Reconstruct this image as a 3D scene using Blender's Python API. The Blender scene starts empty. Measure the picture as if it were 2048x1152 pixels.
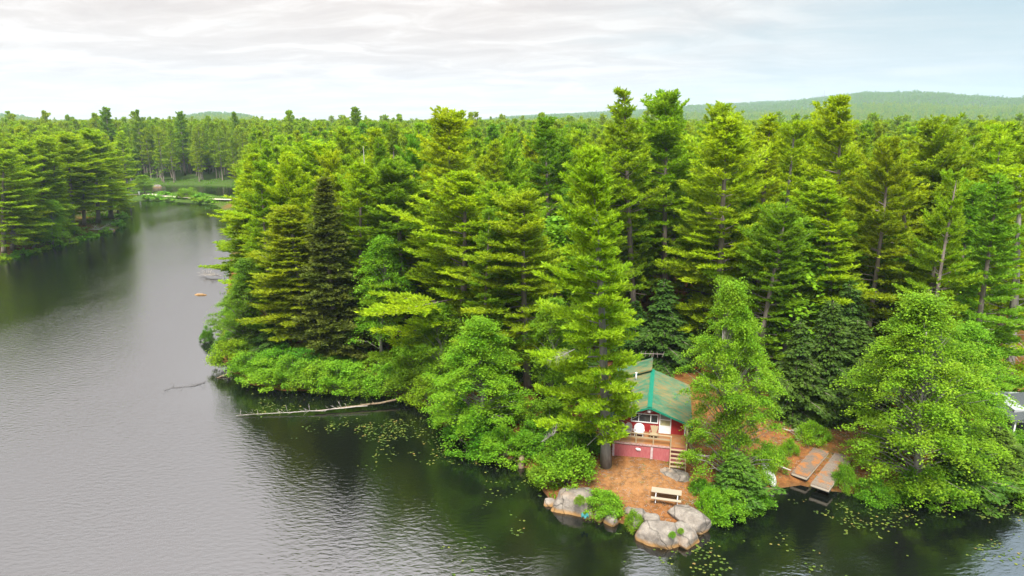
import bpy, bmesh, math, random
import numpy as np
from mathutils import Vector, Matrix, noise as mnoise

R = math.radians
sc = bpy.context.scene
col = sc.collection

# ------------------------------------------------------------------ camera
CAMH, PITCH, FPX = 30.0, R(13.9), 1365.0
cp, sp_ = math.cos(PITCH), math.sin(PITCH)
cam_d = bpy.data.cameras.new('camera')
cam = bpy.data.objects.new('camera', cam_d); col.objects.link(cam)
cam.location = (0, 0, CAMH); cam.rotation_euler = (R(90) - PITCH, 0, 0)
cam_d.sensor_width = 36.0; cam_d.lens = 36.0 * FPX / 2048
cam_d.clip_start = 0.5; cam_d.clip_end = 40000
sc.camera = cam

def ray(px, py):
    u = (px - 1024) / FPX; v = (py - 576) / FPX
    return Vector((u, cp - v * sp_, -sp_ - v * cp))
def P(px, py, z=0.0):                       # a point seen at (px, py) on the level z
    d = ray(px, py); t = (z - CAMH) / d.z
    return Vector((d.x * t, d.y * t, z))
def proj(p):
    x, y, z = p[0], p[1], p[2] - CAMH
    zc = y * cp - z * sp_
    return 1024 + FPX * x / zc, 576 + FPX * (-y * sp_ - z * cp) / zc
def xz_at(px, py, Y):                       # the point seen at (px, py) at depth Y
    d = ray(px, py); t = Y / d.y
    return d.x * t, CAMH + d.z * t

# ------------------------------------------------------------------ mesh helpers
class MB:
    def __init__(s): s.v = []; s.f = []; s.tone = []
    def add(s, vs, fs):
        o = len(s.v); s.v.extend(vs); s.f.extend([tuple(i + o for i in f) for f in fs])
    def box(s, c, size, M=None):
        hx, hy, hz = size[0] / 2, size[1] / 2, size[2] / 2
        vs = [Vector((x * hx, y * hy, z * hz)) for z in (-1, 1) for y in (-1, 1) for x in (-1, 1)]
        if M is not None: vs = [M @ q for q in vs]
        c = Vector(c); vs = [tuple(q + c) for q in vs]
        s.add(vs, [(0, 2, 3, 1), (4, 5, 7, 6), (0, 1, 5, 4), (2, 6, 7, 3), (0, 4, 6, 2), (1, 3, 7, 5)])
    def beam(s, a, b, w, h, up=(0, 0, 1)):
        a, b = Vector(a), Vector(b); d = b - a; L = d.length; d.normalize()
        up = Vector(up)
        if abs(d.dot(up)) > .98: up = Vector((0, 1, 0))
        x = d.cross(up).normalized(); y = x.cross(d)
        M = Matrix((x, d, y)).transposed()
        s.box((a + b) / 2, (w, L, h), M)
    def tube(s, pts, rad, n=6, cap=True):
        pts = [Vector(p) for p in pts]; o = len(s.v); m = len(pts)
        for i, p in enumerate(pts):
            d = (pts[min(i + 1, m - 1)] - pts[max(i - 1, 0)]).normalized()
            a = Vector((0, 0, 1)) if abs(d.z) < .9 else Vector((1, 0, 0))
            x = d.cross(a).normalized(); y = d.cross(x)
            r = rad[i] if isinstance(rad, (list, tuple)) else rad
            for k in range(n):
                t = 2 * math.pi * k / n
                s.v.append(tuple(p + x * (math.cos(t) * r) + y * (math.sin(t) * r)))
        for i in range(m - 1):
            for k in range(n):
                k2 = (k + 1) % n
                s.f.append((o + i * n + k, o + i * n + k2, o + (i + 1) * n + k2, o + (i + 1) * n + k))
        if cap:
            s.f.append(tuple(o + k for k in range(n))[::-1]); s.f.append(tuple(o + (m - 1) * n + k for k in range(n)))
    def mesh(s, name, mat, smooth=False):
        me = bpy.data.meshes.new(name); me.from_pydata(s.v, [], s.f)
        if mat: me.materials.append(mat)
        if smooth: me.polygons.foreach_set('use_smooth', [True] * len(me.polygons))
        if s.tone:
            a = me.attributes.new('tone', 'FLOAT', 'FACE'); a.data.foreach_set('value', s.tone)
        me.update(); return me
    def build(s, name, mat, parent=None, smooth=False):
        return link(name, s.mesh(name, mat, smooth), parent)

def link(name, me, parent=None):
    o = bpy.data.objects.new(name, me); col.objects.link(o)
    if parent is not None: o.parent = parent
    return o
def tag(o, label=None, cat=None, group=None, kind=None):
    if label: o['label'] = label
    if cat: o['category'] = cat
    if group: o['group'] = group
    if kind: o['kind'] = kind
    return o
def empty(name, loc=(0, 0, 0), rot=(0, 0, 0)):
    o = bpy.data.objects.new(name, None); col.objects.link(o)
    o.location = loc; o.rotation_euler = rot; o.empty_display_size = .3
    return o

# ------------------------------------------------------------------ materials
def newmat(name):
    m = bpy.data.materials.new(name); m.use_nodes = True
    nt = m.node_tree; b = nt.nodes['Principled BSDF']
    return m, nt, b
def N(nt, t, **kw):
    n = nt.nodes.new(t)
    for k, v in kw.items():
        if k in n.inputs: n.inputs[k].default_value = v
        else: setattr(n, k, v)
    return n
def ramp(nt, stops, fac):
    r = nt.nodes.new('ShaderNodeValToRGB'); e = r.color_ramp.elements
    while len(e) < len(stops): e.new(0.5)
    for i, (p, c) in enumerate(stops):
        e[i].position = p; e[i].color = c if len(c) == 4 else (*c, 1)
    nt.links.new(fac, r.inputs[0]); return r
def mixc(nt, fac, a, b, mode='MIX'):
    n = nt.nodes.new('ShaderNodeMix'); n.data_type = 'RGBA'; n.blend_type = mode
    for sock, v in ((n.inputs[0], fac), (n.inputs[6], a), (n.inputs[7], b)):
        if isinstance(v, bpy.types.NodeSocket): nt.links.new(v, sock)
        elif isinstance(v, (int, float)): sock.default_value = v
        else: sock.default_value = v if len(v) == 4 else (*v, 1)
    return n.outputs[2]
def mathn(nt, op, a, b=0.0, c=0.0):
    n = nt.nodes.new('ShaderNodeMath'); n.operation = op
    for sock, v in zip(n.inputs, (a, b, c)):
        if isinstance(v, bpy.types.NodeSocket): nt.links.new(v, sock)
        else: sock.default_value = v
    return n.outputs[0]
def noise_n(nt, vec, scale, detail=4, rough=.55, dim='3D'):
    n = nt.nodes.new('ShaderNodeTexNoise'); n.noise_dimensions = dim
    n.inputs['Scale'].default_value = scale; n.inputs['Detail'].default_value = detail; n.inputs['Roughness'].default_value = rough
    if vec is not None: nt.links.new(vec, n.inputs['Vector'])
    return n.outputs['Fac']
def texco(nt, which='Object'): return nt.nodes.new('ShaderNodeTexCoord').outputs[which]
def mapping(nt, vec, scale=(1, 1, 1), rot=(0, 0, 0)):
    m = nt.nodes.new('ShaderNodeMapping'); m.inputs['Scale'].default_value = scale; m.inputs['Rotation'].default_value = rot
    nt.links.new(vec, m.inputs['Vector']); return m.outputs[0]
def bump(nt, b, h, strength=.4, dist=.05):
    n = nt.nodes.new('ShaderNodeBump'); n.inputs['Strength'].default_value = strength; n.inputs['Distance'].default_value = dist
    nt.links.new(h, n.inputs['Height']); nt.links.new(n.outputs[0], b.inputs['Normal']); return n

def simple(name, c, c2=None, scale=6, rough=.75, bmp=.3, spec=.3, bd=.02, stretch=(1, 1, 1), metal=0):
    m, nt, b = newmat(name)
    v = mapping(nt, texco(nt), stretch)
    f = noise_n(nt, v, scale, 6, .6)
    r = ramp(nt, [(.3, c), (.7, c2 or tuple(x * .7 for x in c))], f)
    nt.links.new(r.outputs[0], b.inputs['Base Color'])
    b.inputs['Roughness'].default_value = rough; b.inputs['Specular IOR Level'].default_value = spec; b.inputs['Metallic'].default_value = metal
    if bmp: bump(nt, b, f, bmp, bd)
    return m

def foliage_mat(name, base, alt, trans=.3, hue=.02, clump=.5):
    m, nt, b = newmat(name)
    oi = nt.nodes.new('ShaderNodeObjectInfo')
    f = noise_n(nt, texco(nt), clump, 3, .6)
    c = mixc(nt, ramp(nt, [(.35, (0, 0, 0)), (.68, (1, 1, 1))], f).outputs[0], base, alt)
    c = mixc(nt, 1.0, c, oi.outputs['Color'], 'MULTIPLY')
    at = N(nt, 'ShaderNodeAttribute', attribute_name='tone')
    hsv = nt.nodes.new('ShaderNodeHueSaturation')
    nt.links.new(c, hsv.inputs['Color'])
    nt.links.new(mathn(nt, 'MULTIPLY_ADD', oi.outputs['Random'], hue * 2, .5 - hue), hsv.inputs['Hue'])
    nt.links.new(mathn(nt, 'MULTIPLY_ADD', at.outputs['Fac'], .7, .65), hsv.inputs['Value'])
    c = hsv.outputs[0]
    nt.links.new(c, b.inputs['Base Color'])
    b.inputs['Roughness'].default_value = .6; b.inputs['Specular IOR Level'].default_value = .12
    tr = nt.nodes.new('ShaderNodeBsdfTranslucent')
    nt.links.new(mixc(nt, 1.0, c, (1.15, 1.1, .5, 1), 'MULTIPLY'), tr.inputs['Color'])
    mx = nt.nodes.new('ShaderNodeMixShader'); mx.inputs[0].default_value = trans
    nt.links.new(b.outputs[0], mx.inputs[1]); nt.links.new(tr.outputs[0], mx.inputs[2])
    nt.links.new(mx.outputs[0], nt.nodes['Material Output'].inputs[0])
    return m

M = {}
M['pine'] = foliage_mat('pine_needles', (.175, .29, .010), (.25, .345, .012), .54, .012)
M['leaf'] = foliage_mat('maple_leaves', (.10, .23, .010), (.17, .285, .014), .48, .012, .7)
M['hemlock'] = foliage_mat('hemlock_needles', (.055, .115, .014), (.09, .155, .014), .28, .015)
M['spruce'] = foliage_mat('spruce_needles', (.115, .145, .016), (.165, .175, .02), .36, .01)
M['bush'] = foliage_mat('shrub_leaves', (.09, .215, .010), (.15, .275, .013), .44, .02, .9)
M['rust'] = foliage_mat('dead_needles', (.28, .12, .03), (.34, .17, .05), .2, .01)
M['bark'] = simple('bark', (.12, .10, .083), (.21, .18, .152), 3, .9, .6, .1, .05, (3, 3, .5))
M['bark_grey'] = simple('grey_bark', (.15, .138, .125), (.24, .225, .20), 3, .9, .5, .1, .05, (3, 3, .5))
M['deadwood'] = simple('dead_wood', (.22, .195, .165), (.34, .315, .28), 5, .85, .4, .2)
M['log'] = simple('log_bark', (.11, .08, .05), (.18, .14, .09), 5, .85, .5, .2)
M['wood_grey'] = simple('weathered_wood', (.36, .31, .24), (.48, .43, .35), 8, .8, .3, .2, .01, (1, 6, 1))
M['wood_tan'] = simple('treated_wood', (.23, .175, .10), (.31, .245, .155), 8, .75, .25, .2, .01, (6, 1, 6))
M['wood_pale'] = simple('pale_planks', (.215, .18, .13), (.29, .25, .185), 8, .75, .25, .2, .01, (1, 8, 8))
M['white'] = simple('white_paint', (.58, .58, .58), (.50, .50, .50), 9, .5, .1)
M['wicker'] = simple('white_wicker', (.55, .54, .53), (.45, .44, .43), 30, .6, .6, .2, .02)
M['wicker_grey'] = simple('greying_wicker', (.36, .33, .30), (.26, .235, .215), 30, .7, .6, .2, .02)
M['darkgap'] = simple('dark_gap', (.03, .03, .03), (.05, .05, .05), 5, .9, 0)
M['metal'] = simple('dull_metal', (.5, .5, .5), (.4, .4, .4), 5, .4, .05, .5, .01, (1, 1, 1), .8)
M['antenna'] = simple('weathered_aluminium', (.22, .18, .16), (.16, .13, .12), 5, .6, 0)
M['teal'] = simple('teal_plastic', (.01, .10, .10), (.02, .13, .13), 5, .5, 0)
M['grey_roof'] = simple('grey_shingles', (.04, .05, .052), (.065, .07, .072), 20, .85, .4)

def siding(name, c, c2, freq=5.2):
    m, nt, b = newmat(name)
    o = texco(nt)
    w = N(nt, 'ShaderNodeTexWave', wave_type='BANDS', bands_direction='X'); w.inputs['Scale'].default_value = freq / 2; w.inputs['Distortion'].default_value = 0
    nt.links.new(o, w.inputs['Vector'])
    f = noise_n(nt, mapping(nt, o, (9, 9, 1)), 2.2, 7, .65)
    r = ramp(nt, [(.32, c), (.66, c2)], f)
    nt.links.new(r.outputs[0], b.inputs['Base Color'])
    b.inputs['Roughness'].default_value = .75; b.inputs['Specular IOR Level'].default_value = .2
    g = ramp(nt, [(.0, (0, 0, 0)), (.12, (1, 1, 1))], w.outputs['Fac'])
    bump(nt, b, g.outputs[0], .7, .015)
    return m
M['red'] = siding('red_siding', (.20, .012, .014), (.27, .024, .024))
M['skirt'] = siding('faded_red_boards', (.26, .055, .06), (.34, .115, .115), 7)

def roof_mat():
    m, nt, b = newmat('green_metal_roof')
    o = texco(nt)
    f1 = noise_n(nt, mapping(nt, o, (.30, 2.6, 1), (0, 0, .12)), 2.6, 8, .72)
    f2 = noise_n(nt, o, .42, 2, .5)
    f = mathn(nt, 'MULTIPLY_ADD', f2, .35, mathn(nt, 'MULTIPLY', f1, .85))
    litter = ramp(nt, [(.545, (0, 0, 0)), (.67, (.85, .85, .85))], f)
    g = ramp(nt, [(.3, (.012, .080, .040)), (.7, (.026, .120, .064))], noise_n(nt, o, 1.5, 5))
    c = mixc(nt, litter.outputs[0], g.outputs[0], mixc(nt, noise_n(nt, o, 12), (.13, .10, .03), (.22, .145, .055)))
    nt.links.new(c, b.inputs['Base Color'])
    nt.links.new(mathn(nt, 'MULTIPLY_ADD', litter.outputs[0], .5, .42), b.inputs['Roughness'])
    b.inputs['Specular IOR Level'].default_value = .35
    return m
M['roof'] = roof_mat()
M['green_trim'] = simple('green_trim', (.005, .13, .08), (.01, .16, .10), 5, .5, .05)

def deck_mat(name, litter_amt, wood, wood2, plank_dir='X', freq=7.0):
    m, nt, b = newmat(name)
    o = texco(nt)
    w = N(nt, 'ShaderNodeTexWave', wave_type='BANDS', bands_direction=plank_dir); w.inputs['Scale'].default_value = freq / 2
    nt.links.new(o, w.inputs['Vector'])
    f = noise_n(nt, o, 1.1, 6, .65)
    l = ramp(nt, [(litter_amt, (0, 0, 0)), (litter_amt + .12, (1, 1, 1))], f)
    wd = mixc(nt, noise_n(nt, o, 9, 5), wood, wood2)
    wd = mixc(nt, ramp(nt, [(.0, (1, 1, 1)), (.10, (0, 0, 0))], w.outputs['Fac']).outputs[0], wd, tuple(x * .25 for x in wood))
    c = mixc(nt, l.outputs[0], wd, mixc(nt, noise_n(nt, o, 22, 4), (.17, .065, .02), (.27, .125, .045)))
    nt.links.new(c, b.inputs['Base Color']); b.inputs['Roughness'].default_value = .85; b.inputs['Specular IOR Level'].default_value = .15
    return m
M['deck'] = deck_mat('needle_strewn_deck', .38, (.19, .105, .055), (.25, .155, .09))
M['dock'] = deck_mat('needle_strewn_dock', .47, (.105, .08, .058), (.155, .125, .098), 'Y')
M['dock_b'] = deck_mat('bleached_dock', .51, (.125, .10, .076), (.185, .155, .125), 'Y')

def glass_mat():
    m, nt, b = newmat('window_glass')
    b.inputs['Base Color'].default_value = (.03, .035, .035, 1); b.inputs['Roughness'].default_value = .08; b.inputs['Specular IOR Level'].default_value = .6
    return m
M['glass'] = glass_mat()

def rock_mat():
    m, nt, b = newmat('granite')
    geo = nt.nodes.new('ShaderNodeNewGeometry'); pos = geo.outputs['Position']
    f = noise_n(nt, pos, 1.3, 8, .68); f2 = noise_n(nt, pos, 9, 6, .7); f3 = noise_n(nt, pos, .5, 4, .6)
    c = ramp(nt, [(.30, (.075, .064, .053)), (.5, (.155, .136, .113)), (.72, (.25, .224, .188))], f).outputs[0]
    c = mixc(nt, mathn(nt, 'MULTIPLY', ramp(nt, [(.38, (1, 1, 1)), (.5, (0, 0, 0))], f2).outputs[0], .55), c, (.10, .09, .09))
    c = mixc(nt, mathn(nt, 'MULTIPLY', ramp(nt, [(.55, (0, 0, 0)), (.66, (1, 1, 1))], f3).outputs[0], .45), c, (.28, .19, .12))
    sep = nt.nodes.new('ShaderNodeSeparateXYZ'); nt.links.new(pos, sep.inputs[0])
    hz = mathn(nt, 'MULTIPLY_ADD', f, .35, sep.outputs[2])
    wl = ramp(nt, [(.30, (1, 1, 1)), (.52, (0, 0, 0))], hz)
    c = mixc(nt, mathn(nt, 'MULTIPLY', wl.outputs[0], .85), c, (.22, .12, .035))
    vo = N(nt, 'ShaderNodeTexVoronoi', feature='DISTANCE_TO_EDGE'); vo.inputs['Scale'].default_value = .36
    wv = N(nt, 'ShaderNodeVectorMath', operation='ADD'); nn = nt.nodes.new('ShaderNodeTexNoise'); nn.inputs['Scale'].default_value = 1.2
    nt.links.new(pos, nn.inputs['Vector']); nt.links.new(mapping(nt, nn.outputs['Color'], (.9, .9, .9)), wv.inputs[1]); nt.links.new(mapping(nt, pos, (1.5, .55, .8), (0, 0, .35)), wv.inputs[0]); nt.links.new(wv.outputs[0], vo.inputs['Vector'])
    crk = ramp(nt, [(.0, (0, 0, 0)), (.022, (1, 1, 1))], vo.outputs['Distance']).outputs[0]
    c = mixc(nt, mathn(nt, 'MULTIPLY_ADD', crk, -.5, .5), c, (.05, .045, .035))
    nt.links.new(c, b.inputs['Base Color']); b.inputs['Roughness'].default_value = .85; b.inputs['Specular IOR Level'].default_value = .2
    bump(nt, b, mathn(nt, 'ADD', mathn(nt, 'ADD', f, mathn(nt, 'MULTIPLY', f2, .3)), mathn(nt, 'MULTIPLY', crk, .6)), .8, .14)
    return m
M['rock'] = rock_mat()

def ground_mat():
    m, nt, b = newmat('forest_floor')
    geo = nt.nodes.new('ShaderNodeNewGeometry'); pos = geo.outputs['Position']
    f = noise_n(nt, pos, .22, 6, .6); f2 = noise_n(nt, pos, 3.5, 8, .72); f3 = noise_n(nt, pos, 14, 5, .7)
    lit = ramp(nt, [(.28, (.06, .024, .008)), (.48, (.15, .058, .016)), (.7, (.24, .11, .035))], f2).outputs[0]
    lit = mixc(nt, mathn(nt, 'MULTIPLY', f3, .5), lit, (.22, .10, .04))
    gr = ramp(nt, [(.3, (.03, .055, .01)), (.7, (.085, .12, .02))], f3).outputs[0]
    at = N(nt, 'ShaderNodeAttribute', attribute_name='sun_patch')
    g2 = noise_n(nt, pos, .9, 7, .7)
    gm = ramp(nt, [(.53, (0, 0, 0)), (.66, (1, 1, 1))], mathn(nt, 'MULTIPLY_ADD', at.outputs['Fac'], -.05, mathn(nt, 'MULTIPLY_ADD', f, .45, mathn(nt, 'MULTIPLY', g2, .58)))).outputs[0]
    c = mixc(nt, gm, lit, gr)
    c = mixc(nt, mathn(nt, 'MULTIPLY', at.outputs['Fac'], .7), c, mixc(nt, f3, (.19, .09, .034), (.29, .165, .075)))  # pool of sunlight by the picnic table, painted as paler ground colour
    sep = nt.nodes.new('ShaderNodeSeparateXYZ'); nt.links.new(pos, sep.inputs[0])
    mud = ramp(nt, [(.0, (1, 1, 1)), (.35, (0, 0, 0))], mathn(nt, 'MULTIPLY_ADD', g2, .3, sep.outputs[2])).outputs[0]
    c = mixc(nt, mud, c, (.05, .04, .02))
    dk = noise_n(nt, pos, 1.7, 8, .75); c = mixc(nt, ramp(nt, [(.36, (.75,) * 3), (.56, (0, 0, 0))], dk).outputs[0], c, (.07, .032, .012))
    c = mixc(nt, ramp(nt, [(.60, (0, 0, 0)), (.68, (.8,) * 3)], noise_n(nt, pos, 2.3, 7, .7)).outputs[0], c, gr)
    ag = N(nt, 'ShaderNodeAttribute', attribute_name='overgrown')
    c = mixc(nt, ag.outputs['Fac'], c, mixc(nt, f2, (.025, .05, .01), (.06, .095, .018)))
    nt.links.new(c, b.inputs['Base Color']); b.inputs['Roughness'].default_value = .95; b.inputs['Specular IOR Level'].default_value = .05
    bump(nt, b, f2, .6, .1)
    return m
M['ground'] = ground_mat()
M['gravel'] = simple('pale_gravel', (.34, .29, .21), (.42, .37, .30), 3, .95, .3)

def water_mat():
    m, nt, b = newmat('lake_water')
    b.inputs['Base Color'].default_value = (.003, .004, .003, 1)
    b.inputs['Roughness'].default_value = .06; b.inputs['IOR'].default_value = 2.12
    geo = nt.nodes.new('ShaderNodeNewGeometry'); pos = geo.outputs['Position']
    v1 = mapping(nt, pos, (1.0, 2.1, 1), (0, 0, R(-28)))
    n1 = noise_n(nt, v1, 1.5, 3, .5); n2 = noise_n(nt, mapping(nt, pos, (1, 1.5, 1), (0, 0, R(20))), 4.5, 3, .6)
    calm = noise_n(nt, mapping(nt, pos, (1, .45, 1), (0, 0, R(-20))), .06, 4, .55)
    at = N(nt, 'ShaderNodeAttribute', attribute_name='open_water')
    h = mathn(nt, 'MULTIPLY_ADD', n2, .22, n1)
    bp = nt.nodes.new('ShaderNodeBump'); bp.inputs['Distance'].default_value = .14
    nt.links.new(h, bp.inputs['Height'])
    st_ = ramp(nt, [(.3, (.14,) * 3), (.65, (.46,) * 3)], calm).outputs[0]
    nt.links.new(mathn(nt, 'MULTIPLY', st_, at.outputs['Fac']), bp.inputs['Strength'])
    nt.links.new(bp.outputs[0], b.inputs['Normal'])
    return m
M['water'] = water_mat()
def pad_mat():
    m, nt, b = newmat('lily_pad')
    at = N(nt, 'ShaderNodeAttribute', attribute_name='tone')
    r = ramp(nt, [(0, (.022, .046, .006)), (.55, (.055, .09, .010)), (.93, (.11, .125, .02)), (1, (.15, .10, .03))], at.outputs['Fac'])
    nt.links.new(r.outputs[0], b.inputs['Base Color']); b.inputs['Roughness'].default_value = .6; b.inputs['Specular IOR Level'].default_value = .15
    return m
M['pad'] = pad_mat()

# ------------------------------------------------------------------ terrain
LAKE_PX = [(2048, 972), (1930, 978), (1830, 985), (1720, 990), (1660, 984), (1600, 972), (1550, 980), (1500, 1008), (1440, 1036), (1410, 1058),
           (1380, 1085), (1330, 1088), (1285, 1078), (1255, 1052), (1200, 1038), (1150, 1022), (1105, 1012), (1085, 985), (1062, 945), (1030, 925),
           (965, 905), (920, 878), (880, 850), (850, 812), (810, 796), (740, 788), (650, 784), (560, 782), (490, 768), (452, 735), (432, 706),
           (432, 690), (446, 660), (452, 600), (458, 540), (462, 480), (456, 440), (444, 418), (432, 410), (400, 407), (330, 402), (270, 399), (250, 396),
           (244, 406), (236, 430), (246, 450), (235, 459), (200, 469), (130, 486), (75, 501), (0, 519), (-150, 553), (-420, 620)]
LAKE = [tuple(P(*q)[:2]) for q in LAKE_PX]
LAKE = [(220, 30), (120, 47)] + LAKE + [(-220, 20), (-220, -120), (220, -120)]
POND = [tuple(P(*q)[:2]) for q in [(460, 396), (420, 392), (330, 388), (262, 384), (225, 382), (150, 378), (150, 369), (250, 369.5), (330, 371), (400, 370.5), (470, 373), (500, 384)]]

def sdist(px, py, poly):            # signed distance, positive on land
    px = np.asarray(px, float); py = np.asarray(py, float)
    d = np.full(px.shape, 1e9); inside = np.zeros(px.shape, bool)
    n = len(poly)
    for i in range(n):
        ax, ay = poly[i]; bx, by = poly[(i + 1) % n]
        ex, ey = bx - ax, by - ay
        t = np.clip(((px - ax) * ex + (py - ay) * ey) / (ex * ex + ey * ey + 1e-12), 0, 1)
        d = np.minimum(d, np.hypot(px - ax - t * ex, py - ay - t * ey))
        c = ((ay > py) != (by > py))
        xi = ax + (py - ay) / (by - ay + 1e-30) * ex
        inside ^= c & (px < xi)
    return np.where(inside, -d, d)
def land(px, py): return np.minimum(sdist(px, py, LAKE), sdist(px, py, POND))
def sstep(x, a, b):
    t = np.clip((x - a) / (b - a), 0, 1); return t * t * (3 - 2 * t)
# far hills: elevation profile seen from the lake, by bearing
HB = np.array([-.95, -.80, -.73, -.66, -.50, -.465, -.43, -.385, -.355, -.2, -.07, -.02, .04, .115, .20, .255, .335, .39, .46, .502, .57, .64, .71, .78, .9, 1.1])
HT = np.array([.002, .006, .0065, .001, .000, .004, .010, .007, .001, .0, .0, .003, .006, .010, .0145, .020, .0235, .026, .034, .0385, .0365, .030, .0265, .031, .028, .02])
def terrain(x, y):
    x = np.asarray(x, float); y = np.asarray(y, float)
    s = land(x, y)
    nz = np.sin(x * .21 + 1.3) * np.cos(y * .17) + .5 * np.sin(x * .53 + y * .41)
    up = .0 + .45 * sstep(s, -.3, 1.2) + 1.25 * sstep(s, .5, 8) + 1.4 * sstep(s, 9, 45) + .14 * nz * sstep(s, 1, 6)
    dn = -1.6 * sstep(-s, .1, 5) - .15
    z = np.where(s > -.3, up - .1, dn)
    thin = (y > 200) & (y < 300) & (x < -60)          # the low causeway
    r = np.hypot(x, y); t = np.arctan2(x, np.maximum(y, 1e-3)); t = np.tan(np.clip(t, -1.2, 1.2))
    el = np.interp(t, HB, HT) * .84
    rk = 3600 + 400 * np.sin(t * 5)
    wob = 6 * np.sin(x * .004 + 2) * np.cos(y * .005) + 4 * np.sin(x * .011) * np.sin(y * .009)
    z = z + (el * rk + 13 * sstep(el, .0005, .004)) * sstep(r, 900, rk) ** 1.25 * (1 - .7 * sstep(r, rk, 9000)) + wob * sstep(r, 500, 1500) * sstep(t, -.1, .25)
    return z
def gz(x, y): return float(terrain(np.array([x]), np.array([y]))[0])
def G(px, py, z0=2.0):                       # where the line of sight at (px, py) meets the ground
    z = z0
    for _ in range(25):
        p = P(px, py, z); z2 = gz(p.x, p.y); z = z + .6 * (z2 - z)
    p = P(px, py, z); return Vector((p.x, p.y, gz(p.x, p.y)))

def axis(pieces):
    out = []
    for a, b, st in pieces: out += list(np.arange(a, b, st))
    return np.array(out + [pieces[-1][1]])
gx = axis([(-6000, -2000, 350), (-2000, -500, 75), (-500, -140, 15), (-140, -40, 2.5), (-40, 60, .55), (60, 140, 2.5), (140, 500, 15), (500, 2000, 75), (2000, 6000, 350)])
gy = axis([(-300, 20, 20), (20, 36, 2), (36, 100, .55), (100, 160, 1.6), (160, 330, 3), (330, 600, 15), (600, 2000, 60), (2000, 6000, 200)])
GX, GY = np.meshgrid(gx, gy)
GZ = terrain(GX.ravel(), GY.ravel())
nx, ny = len(gx), len(gy)
me = bpy.data.meshes.new('ground')
vs = np.stack([GX.ravel(), GY.ravel(), GZ], 1)
idx = np.arange(nx * ny).reshape(ny, nx)
fs = np.stack([idx[:-1, :-1], idx[:-1, 1:], idx[1:, 1:], idx[1:, :-1]], -1).reshape(-1, 4)
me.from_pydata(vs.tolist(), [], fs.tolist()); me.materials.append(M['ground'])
me.polygons.foreach_set('use_smooth', [True] * len(me.polygons))
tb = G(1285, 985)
sun_w = np.exp(-(((GX.ravel() - tb.x) / 3.6) ** 2 + ((GY.ravel() - tb.y - 1.2) / 2.6) ** 2) ** 2)  # extent of the painted sun patch around the picnic table
a = me.attributes.new('sun_patch', 'FLOAT', 'POINT'); a.data.foreach_set('value', sun_w.astype(np.float32))
ov = sstep(GY.ravel(), 105, 190) * np.clip(.75 + .5 * np.sin(GX.ravel() * .31) * np.sin(GY.ravel() * .23), 0, 1); ov = np.maximum(ov, sstep(GY.ravel(), 235, 250))
a = me.attributes.new('overgrown', 'FLOAT', 'POINT'); a.data.foreach_set('value', ov.astype(np.float32))
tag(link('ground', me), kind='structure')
wx = axis([(-700, -160, 60), (-160, -40, 5), (-40, 60, 2), (60, 130, 5), (130, 700, 60)]); wy = axis([(-300, 20, 40), (20, 100, 2), (100, 320, 6), (320, 420, 50)])
WX, WY = np.meshgrid(wx, wy); idx = np.arange(WX.size).reshape(WX.shape)
me = bpy.data.meshes.new('lake_water')
me.from_pydata(np.stack([WX.ravel(), WY.ravel(), np.zeros(WX.size)], 1).tolist(), [], np.stack([idx[:-1, :-1], idx[:-1, 1:], idx[1:, 1:], idx[1:, :-1]], -1).reshape(-1, 4).tolist())
me.materials.append(M['water'])
a = me.attributes.new('open_water', 'FLOAT', 'POINT'); a.data.foreach_set('value', (.22 + .78 * sstep(-land(WX.ravel(), WY.ravel()), 1, 17)).astype(np.float32))
tag(link('lake_water', me), kind='structure')

# ------------------------------------------------------------------ foliage generators
def blade(mb, p, d, L, w, rnd):
    side = d.cross(Vector((rnd.uniform(-1, 1), rnd.uniform(-1, 1), rnd.uniform(.2, 1))))
    if side.length < 1e-4: side = Vector((1, 0, 0))
    side = side.normalized() * (w / 2)
    o = len(mb.v); q = p + d * L; m = p + d * (L * .45)
    mb.v += [tuple(p), tuple(m + side), tuple(q), tuple(m - side)]
    mb.f.append((o, o + 1, o + 2, o + 3)); mb.tone.append(rnd.random())

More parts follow.
